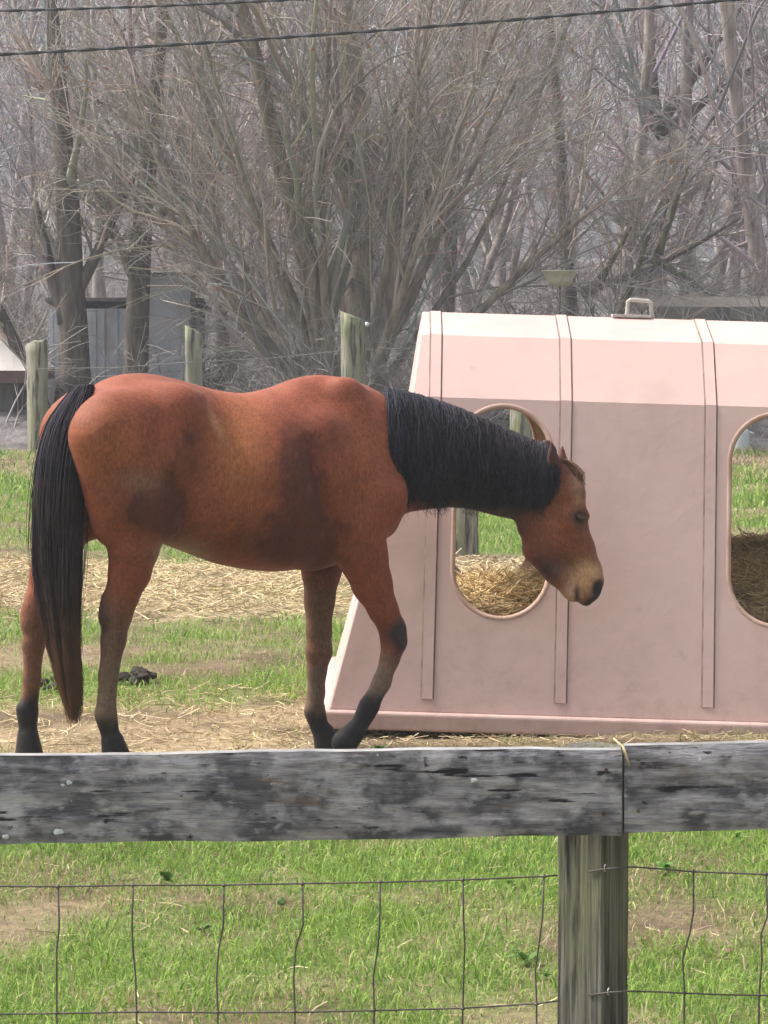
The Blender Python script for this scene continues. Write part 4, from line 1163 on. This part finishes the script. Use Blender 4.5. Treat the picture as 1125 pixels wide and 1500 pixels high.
# bowl on a pole
m_bowl = noise_mat('cream_bowl', [(.3, (.44, .41, .34)), (.7, (.58, .55, .46))], 5, rough=.7)
pb_ = at(820, 396, 39.3)
bw = empty('feeder_bowl', (pb_[0], 39.3, hill_z(pb_[0], 39.3)))
tag(bw, 'cream bowl-shaped feeder standing on a dark pole', 'feeder')
zt2 = pb_[2] - bw.location.z
def lathe(prof, n=24):
    a = np.arange(n) * 2 * np.pi / n
    V = np.array([[r_ * math.cos(t), r_ * math.sin(t), z] for r_, z in prof for t in a])
    I = np.arange(len(prof) * n).reshape(len(prof), n); J = np.roll(I, -1, 1)
    return V, np.stack([I[:-1], J[:-1], J[1:], I[1:]], -1).reshape(-1, 4)
V, Fq = lathe([(.01, zt2 - .20), (.12, zt2 - .20), (.165, zt2 - .13), (.215, zt2 - .02), (.235, zt2 - .01), (.235, zt2), (.205, zt2 - .005), (.15, zt2 - .12), (.01, zt2 - .15)])
MB().add(V, Fq).build('bowl', m_bowl, bw, smooth=True)
MB().tube([[0, 0, -.3], [0, 0, zt2 - .19]], .014, 10).build('pole', m_wallg, bw)
# pale jug at the wood's edge and bits of litter
m_white = noise_mat('white_plastic', [(.3, (.48, .52, .57)), (.7, (.66, .69, .72))], 6, rough=.5)
pj_ = at(1086, 668, FAR_EDGE - .2)
jg = empty('plastic_jug', (pj_[0], FAR_EDGE - .2, .0)); tag(jg, 'pale blue-white plastic jug lying by the edge of the wood', 'jug')
V, Fq = lathe([(.005, .0), (.09, .0), (.10, .03), (.10, .22), (.085, .27), (.035, .30), (.03, .34), (.005, .345)], 18)
MB().add(V, Fq).build('jug_body', m_white, jg, smooth=True)
MB().tube([[.09, 0, .24], [.15, 0, .22], [.15, 0, .12], [.095, 0, .09]], .014, 8).build('handle', m_white, jg, smooth=True)
for px, py, Y, s_, lab in ((425, 522, 43.0, .10, 'crumpled white scrap caught in the brush beside the big tree'), (537, 475, 37.2, .05, 'pale scrap caught beside the thick green-grey post')):
    p = at(px, py, Y); nn = 26
    V = rng.normal(size=(nn, 3)); V /= np.linalg.norm(V, axis=1)[:, None]; V *= s_ * (.6 + .6 * rng.random((nn, 1))) * np.array([1, .6, .7])
    me = bpy.data.meshes.new('scrap'); bm = bmesh.new()
    for v in V: bm.verts.new(v + p)
    bmesh.ops.convex_hull(bm, input=bm.verts); bm.to_mesh(me); bm.free()
    tag(link('litter_scrap', me, m_white), lab, 'litter')

# ================================================================== bare trees
m_bark = noise_mat('bark', [(.3, (.10, .088, .078)), (.5, (.20, .18, .16)), (.75, (.34, .31, .28))], 4, (3, 3, .6), .9, bump=1, bump_scale=12, spec=.15, bdist=.03, attr=True)
m_twig, nt, b = new_mat('twig'); va = N(nt, 'ShaderNodeVertexColor', layer_name='Col'); nt.links.new(va.outputs['Color'], b.inputs['Base Color'])
b.inputs['Roughness'].default_value = .8; b.inputs['Specular IOR Level'].default_value = .2
def grow(r_, start, dirs, length, rad, nseg, wander, up, taper=.35):
    """all branches of one level at once -> polylines (B,n,3) and radii"""
    B = len(start); P_ = np.zeros((B, nseg + 1, 3)); P_[:, 0] = start; d = dirs / np.linalg.norm(dirs, axis=1, keepdims=True)
    for k in range(nseg):
        d = d + r_.normal(size=(B, 3)) * wander + np.array([0, 0, 1]) * up
        d /= np.linalg.norm(d, axis=1, keepdims=True)
        P_[:, k + 1] = P_[:, k] + d * (length / nseg)[:, None]
    Rr = rad[:, None] * (1 - (1 - taper) * np.linspace(0, 1, nseg + 1)[None])
    return P_, Rr
def children(r_, P_, Rr, per, tmin, spread, lf, rf, lmin, rmin):
    B, n, _ = P_.shape
    L = np.linalg.norm(np.diff(P_, axis=1), axis=2).sum(1)
    k = np.repeat(np.arange(B), per); t = tmin + (1 - tmin) * r_.random(len(k)); f = t * (n - 1); i = np.minimum(f.astype(int), n - 2); fr = (f - i)[:, None]
    s_ = P_[k, i] * (1 - fr) + P_[k, i + 1] * fr
    d = P_[k, i + 1] - P_[k, i]; d /= np.linalg.norm(d, axis=1, keepdims=True) + 1e-9
    sp = r_.normal(size=(len(k), 3)); sp -= (sp * d).sum(1)[:, None] * d; sp /= np.linalg.norm(sp, axis=1, keepdims=True) + 1e-9
    dd = d + sp * (spread * (.6 + .8 * r_.random(len(k))))[:, None]
    ln_ = np.maximum(L[k] * lf * (1.1 - .55 * t) * (.6 + .8 * r_.random(len(k))), lmin)
    rd = np.maximum(Rr[k, i] * rf * (.7 + .5 * r_.random(len(k))), rmin)
    return s_, dd, ln_, rd
def bare_tree(name, seed, stems, levels, tint_t, tint_c, twig_sides=3, leaves=0, loc=None):
    """stems: list of (start, dir, length, radius); returns an Empty with trunk and crown"""
    r_ = np.random.default_rng(seed)
    st_ = np.array([s[0] for s in stems], float); d_ = np.array([s[1] for s in stems], float)
    P0, R0 = grow(r_, st_, d_, np.array([s[2] for s in stems], float), np.array([s[3] for s in stems], float), 9, levels[0]['w'], levels[0]['u'], .3)
    o = empty(name, loc if loc is not None else (0, 0, 0))
    R0[:, 0] *= 1.35
    V, Fq, own = tubes(P0, R0, 9, True)
    cc = mix(np.array(tint_t), np.array(tint_t) * 1.35, r_.random(len(stems)))
    link('trunk', mesh_np('trunk', V, Fq, True, cc[own]), m_bark, o)
    mb = MB(); Pp, Rp = P0, R0
    for li, lv in enumerate(levels[1:]):
        s_, dd, ln_, rd = children(r_, Pp, Rp, lv['n'], lv['t'], lv['s'], lv['lf'], lv['rf'], lv['lm'], lv['rm'])
        Pp, Rp = grow(r_, s_, dd, ln_, rd, lv['k'], lv['w'], lv['u'], .4)
        V, Fq, own = tubes(Pp, Rp, 6 if li == 0 else (4 if li == 1 else twig_sides))
        cc = mix(np.array(tint_c) * .62, np.array(tint_c) * 1.45, r_.random(len(Pp))) * (1 + .10 * r_.normal(size=(len(Pp), 3)) * np.array([1, .5, -.8]))
        mb.add(V, Fq, np.clip(cc[own], .01, 1))
    if leaves:                                         # a few brown leaves that still cling
        k = r_.integers(0, len(Pp), leaves); base = Pp[k, -1]
        a = r_.normal(size=(leaves, 3)); a /= np.linalg.norm(a, axis=1, keepdims=True); b_ = np.cross(a, r_.normal(size=(leaves, 3))); b_ /= np.linalg.norm(b_, axis=1, keepdims=True)
        sz_ = .02 + .03 * r_.random((leaves, 1))
        V = np.stack([base, base + a * sz_ + b_ * sz_ * .5, base + a * sz_ * 2, base + a * sz_ - b_ * sz_ * .5], 1).reshape(-1, 3)
        mb.add(V, np.arange(leaves * 4).reshape(-1, 4), np.repeat(mix(np.array([.30, .13, .05]), np.array([.36, .24, .12]), r_.random(leaves)), 4, 0))
    link('crown', mb.mesh('crown', True), m_twig, o)
    return o
TW = (.345, .305, .28)
def L_(n, t, s, lf, rf, lm, rm, k, w, u): return dict(n=n, t=t, s=s, lf=lf, rf=rf, lm=lm, rm=rm, k=k, w=w, u=u)
# --- the big multi-stemmed tree behind the middle posts
TY = 40.6
tb = at(498, 560, TY); tb[2] = hill_z(tb[0], TY) - .1
r_ = np.random.default_rng(12)
stems = []
for k in range(15):                                   # stems leave the stool upright and lean outwards higher up
    f = (k + .5) / 15 * 2 - 1
    a = f * .62 + r_.normal() * .06
    stems.append(((.24 * f + r_.normal() * .05, r_.normal() * .14, 0), (math.sin(a) * .95, r_.normal() * .22, math.cos(a)), 5.6 + 2.2 * r_.random() - .8 * abs(f), .045 + .05 * r_.random() * (1 - .5 * abs(f))))
stems += [((-.12, 0, 0), (-.03, 0, 1), 6.4, .19), ((.10, .1, 0), (.05, 0, 1), 6.8, .22), ((.20, 0, 0), (.20, .05, 1), 6.0, .12), ((-.25, 0, 0), (-.62, 0, .8), 5.0, .10), ((.28, 0, 0), (.75, 0, .7), 4.6, .08)]
t = bare_tree('bare_tree', 21, stems, [dict(w=.05, u=.004), L_(13, .15, .50, .50, .36, .6, .010, 5, .13, .02), L_(8, .15, .6, .5, .5, .35, .006, 4, .16, .03), L_(6, .1, .7, .55, .6, .2, .0042, 3, .18, .0)],
              (1.15, 1.08, 1.0), TW, leaves=500, loc=tuple(tb))
tag(t, 'big bare tree fanning out from many stems behind the thick fence post', 'tree')
# --- trees at the left
def simple(px, py, Y, top_px, top_py, rad, seed, lab, tint=(.8, .78, .76), lv=None, name='bare_tree', extra=(), tc=TW, leaves=0):
    b0 = at(px, py, Y); b0[2] = hill_z(b0[0], Y) - .15
    tp = at(top_px, top_py, Y); v = tp - b0
    stems = [((0, 0, 0), tuple(v), np.linalg.norm(v), rad)]
    for (ax_, ay_, bx_, by_, rr_) in extra:
        p = at(ax_, ay_, Y); q = at(bx_, by_, Y)
        stems.append((tuple(p - b0), tuple(q - p), np.linalg.norm(q - p), rr_))
    t = bare_tree(name, seed, stems, lv or [dict(w=.035, u=.01), L_(12, .25, .8, .42, .36, .6, .013, 5, .14, .04), L_(7, .15, .7, .5, .5, .35, .007, 4, .16, .03), L_(6, .1, .7, .55, .55, .2, .0045, 3, .16, .01)], tint, tc, loc=tuple(b0), leaves=leaves)
    tag(t, lab, 'tree'); return t
simple(70, 540, 40.4, -30, 385, .13, 31, 'dark leaning trunk crossing behind the pale post by the shed', (.42, .4, .4))
simple(108, 600, 41.9, 88, -60, .24, 32, 'thick dark forked trunk between the shed roof and the metal shed', (.50, .47, .46), extra=((100, 470, 30, 300, .12), (105, 440, 190, 250, .10)))
simple(196, 600, 42.4, 205, -80, .20, 33, 'dark upright trunk standing against the blue-grey metal shed', (.62, .58, .56), extra=((200, 340, 330, 250, .07), (198, 400, 120, 260, .07)))
simple(142, 600, 47, 140, -40, .10, 34, 'slim pale-barked tree behind the dark trunks at the shed', (2.1, 2.1, 2.2))
# --- trees at the right behind the shelter
simple(860, 600, 44, 800, -60, .13, 35, 'bare tree rising behind the cream bowl feeder', (.7, .68, .66), extra=((852, 430, 1090, 330, .07),))
simple(835, 560, 43, 985, 360, .085, 36, 'low arching mossy limb curving over the lean-to', (.55, .62, .40), extra=((955, 378, 1075, 445, .06), (880, 410, 960, 260, .05), (965, 372, 1010, 240, .05)))
simple(905, 600, 52, 965, 150, .20, 37, 'dark forked tree with heavy limbs against the pale sky', (.5, .47, .47), extra=((955, 190, 1130, -20, .13), (960, 170, 955, -60, .11), (960, 200, 1180, 60, .10)))
simple(1180, 600, 46, 1130, -60, .17, 38, 'bare tree standing beside the end of the lean-to', (.7, .68, .66))
simple(330, 600, 46, 300, -50, .12, 39, 'slender bare tree between the metal shed and the many-stemmed tree', (.8, .78, .75), leaves=60)
simple(650, 600, 45, 705, -60, .13, 40, 'slender bare tree leaning above the corner of the pink shelter', (.85, .82, .78), extra=((570, 420, 640, 320, .06),), leaves=60)
# --- trees of the wood on the hillside: four kinds, copied
kinds = []
for k in range(5):
    r_ = np.random.default_rng(60 + k)
    ns_ = [1, 2, 1, 3, 2][k]
    stems = [((r_.normal() * .15 * (ns_ > 1), r_.normal() * .15, 0), (r_.normal() * .12, r_.normal() * .12, 1), 7.5 + 3 * r_.random(), .07 + .06 * r_.random()) for _ in range(ns_)]
    t = bare_tree('woodland_tree', 70 + k, stems, [dict(w=.05, u=.02), L_(13, .12, .75, .40, .36, .8, .018, 4, .10, .05), L_(7, .12, .65, .5, .5, .5, .012, 4, .12, .03), L_(5, .1, .7, .55, .6, .3, .008, 3, .13, .01)][0:4],
                  (1.35, 1.26, 1.30), (.37, .342, .350))
    kinds.append(t)
wood_lab = ['straight bare grey tree with one trunk in the wood', 'bare grey tree forking into two trunks in the wood', 'crooked bare grey tree with one trunk in the wood', 'bare grey tree with three trunks in the wood', 'bare grey tree with twin crossing trunks in the wood']
first = [True] * 5
def put_tree(k, x, y, sc, rz):
    if first[k]: o = kinds[k]; first[k] = False
    else:
        o = kinds[k].copy(); col.objects.link(o)
        for ch in list(kinds[k].children):
            c = ch.copy(); col.objects.link(c); c.parent = o
    o.location = (x, y, float(hill_z(x, y)) - .15); o.scale = (sc, sc, sc); o.rotation_euler = (0, 0, rz)
    tag(o, wood_lab[k], 'tree', 'bare trees of the wood')
r_ = np.random.default_rng(90)
rows = [(48, 9), (53, 11), (59, 13), (66, 15), (74, 16), (83, 17), (94, 17), (108, 16)]
for Y, n in rows:
    half = Y * .124 * 1.75 + 2.5
    for i in range(n):
        x = -half + 2 * half * (i + .5) / n + r_.normal() * half / n * .6
        if x / Y > .045 and x / Y < .14 and Y > 60 and r_.random() < .5: continue
        put_tree(int(r_.integers(0, 5)), x, Y + r_.normal() * 1.6, .8 + .45 * r_.random() + (.15 if Y > 80 else 0), r_.random() * 6.28)
# --- undergrowth: one tangle
r_ = np.random.default_rng(99)
mb = MB()
n = 1900
x = (r_.random(n) * 2 - 1) * 12.5; y = FAR_EDGE + .3 + 11 * r_.random(n) ** 1.3
az = r_.random(n) * 6.283
dd = np.stack([np.cos(az) * .8, np.sin(az) * .5, .35 + .9 * r_.random(n)], -1)
keep_ = ~((x < -1.7) & (y < 43.5) & (r_.random(n) < .85)); x, y, dd = x[keep_], y[keep_], dd[keep_]; n = len(x)
hgt = (.6 + 1.3 * r_.random(n)) * (.55 + .9 * fbm2(x * .6, y * .5, 3)) * (1 + .05 * (y - FAR_EDGE))
P0, R0 = grow(r_, np.stack([x, y, hill_z(x, y) - .05], -1), dd, hgt, .010 + .012 * r_.random(n), 5, .22, -.06)
V, Fq, own = tubes(P0, R0, 3); cc = mix(np.array([.16, .14, .13]), np.array([.42, .40, .385]), r_.random(n)); mb.add(V, Fq, cc[own])
s_, d2, l2, r2 = children(r_, P0, R0, 9, .05, .9, .5, .5, .25, .005)
P1, R1 = grow(r_, s_, d2, l2, r2, 3, .25, -.03)
V, Fq, own = tubes(P1, R1, 3); cc = mix(np.array([.16, .14, .13]), np.array([.46, .43, .41]), r_.random(len(P1))); mb.add(V, Fq, cc[own])
s_, d2, l2, r2 = children(r_, P1[::2], R1[::2], 5, .05, .9, .55, .6, .2, .004)
P2, R2 = grow(r_, s_, d2, l2, r2, 2, .25, -.03)
V, Fq, own = tubes(P2, R2, 3); cc = mix(np.array([.18, .16, .15]), np.array([.50, .47, .45]), r_.random(len(P2))); mb.add(V, Fq, cc[own])
tag(link('undergrowth', mb.mesh('undergrowth', True), m_twig), 'tangled grey leafless undergrowth along the edge of the wood', 'undergrowth', kind='stuff')

# ================================================================== damp winter air
hz = MB().box((0, 105, 13.5), (420, 310, 29))
m_haze = bpy.data.materials.new('haze'); m_haze.use_nodes = True
nt = m_haze.node_tree; nt.nodes.clear()
out = nt.nodes.new('ShaderNodeOutputMaterial'); pv = nt.nodes.new('ShaderNodeVolumePrincipled')
pv.inputs['Color'].default_value = (.78, .81, .92, 1); pv.inputs['Density'].default_value = .0014; pv.inputs['Anisotropy'].default_value = .1
nt.links.new(pv.outputs[0], out.inputs['Volume'])
tag(hz.build('haze', m_haze), 'thin pale winter haze hanging over the pasture and wood', 'haze', kind='stuff')
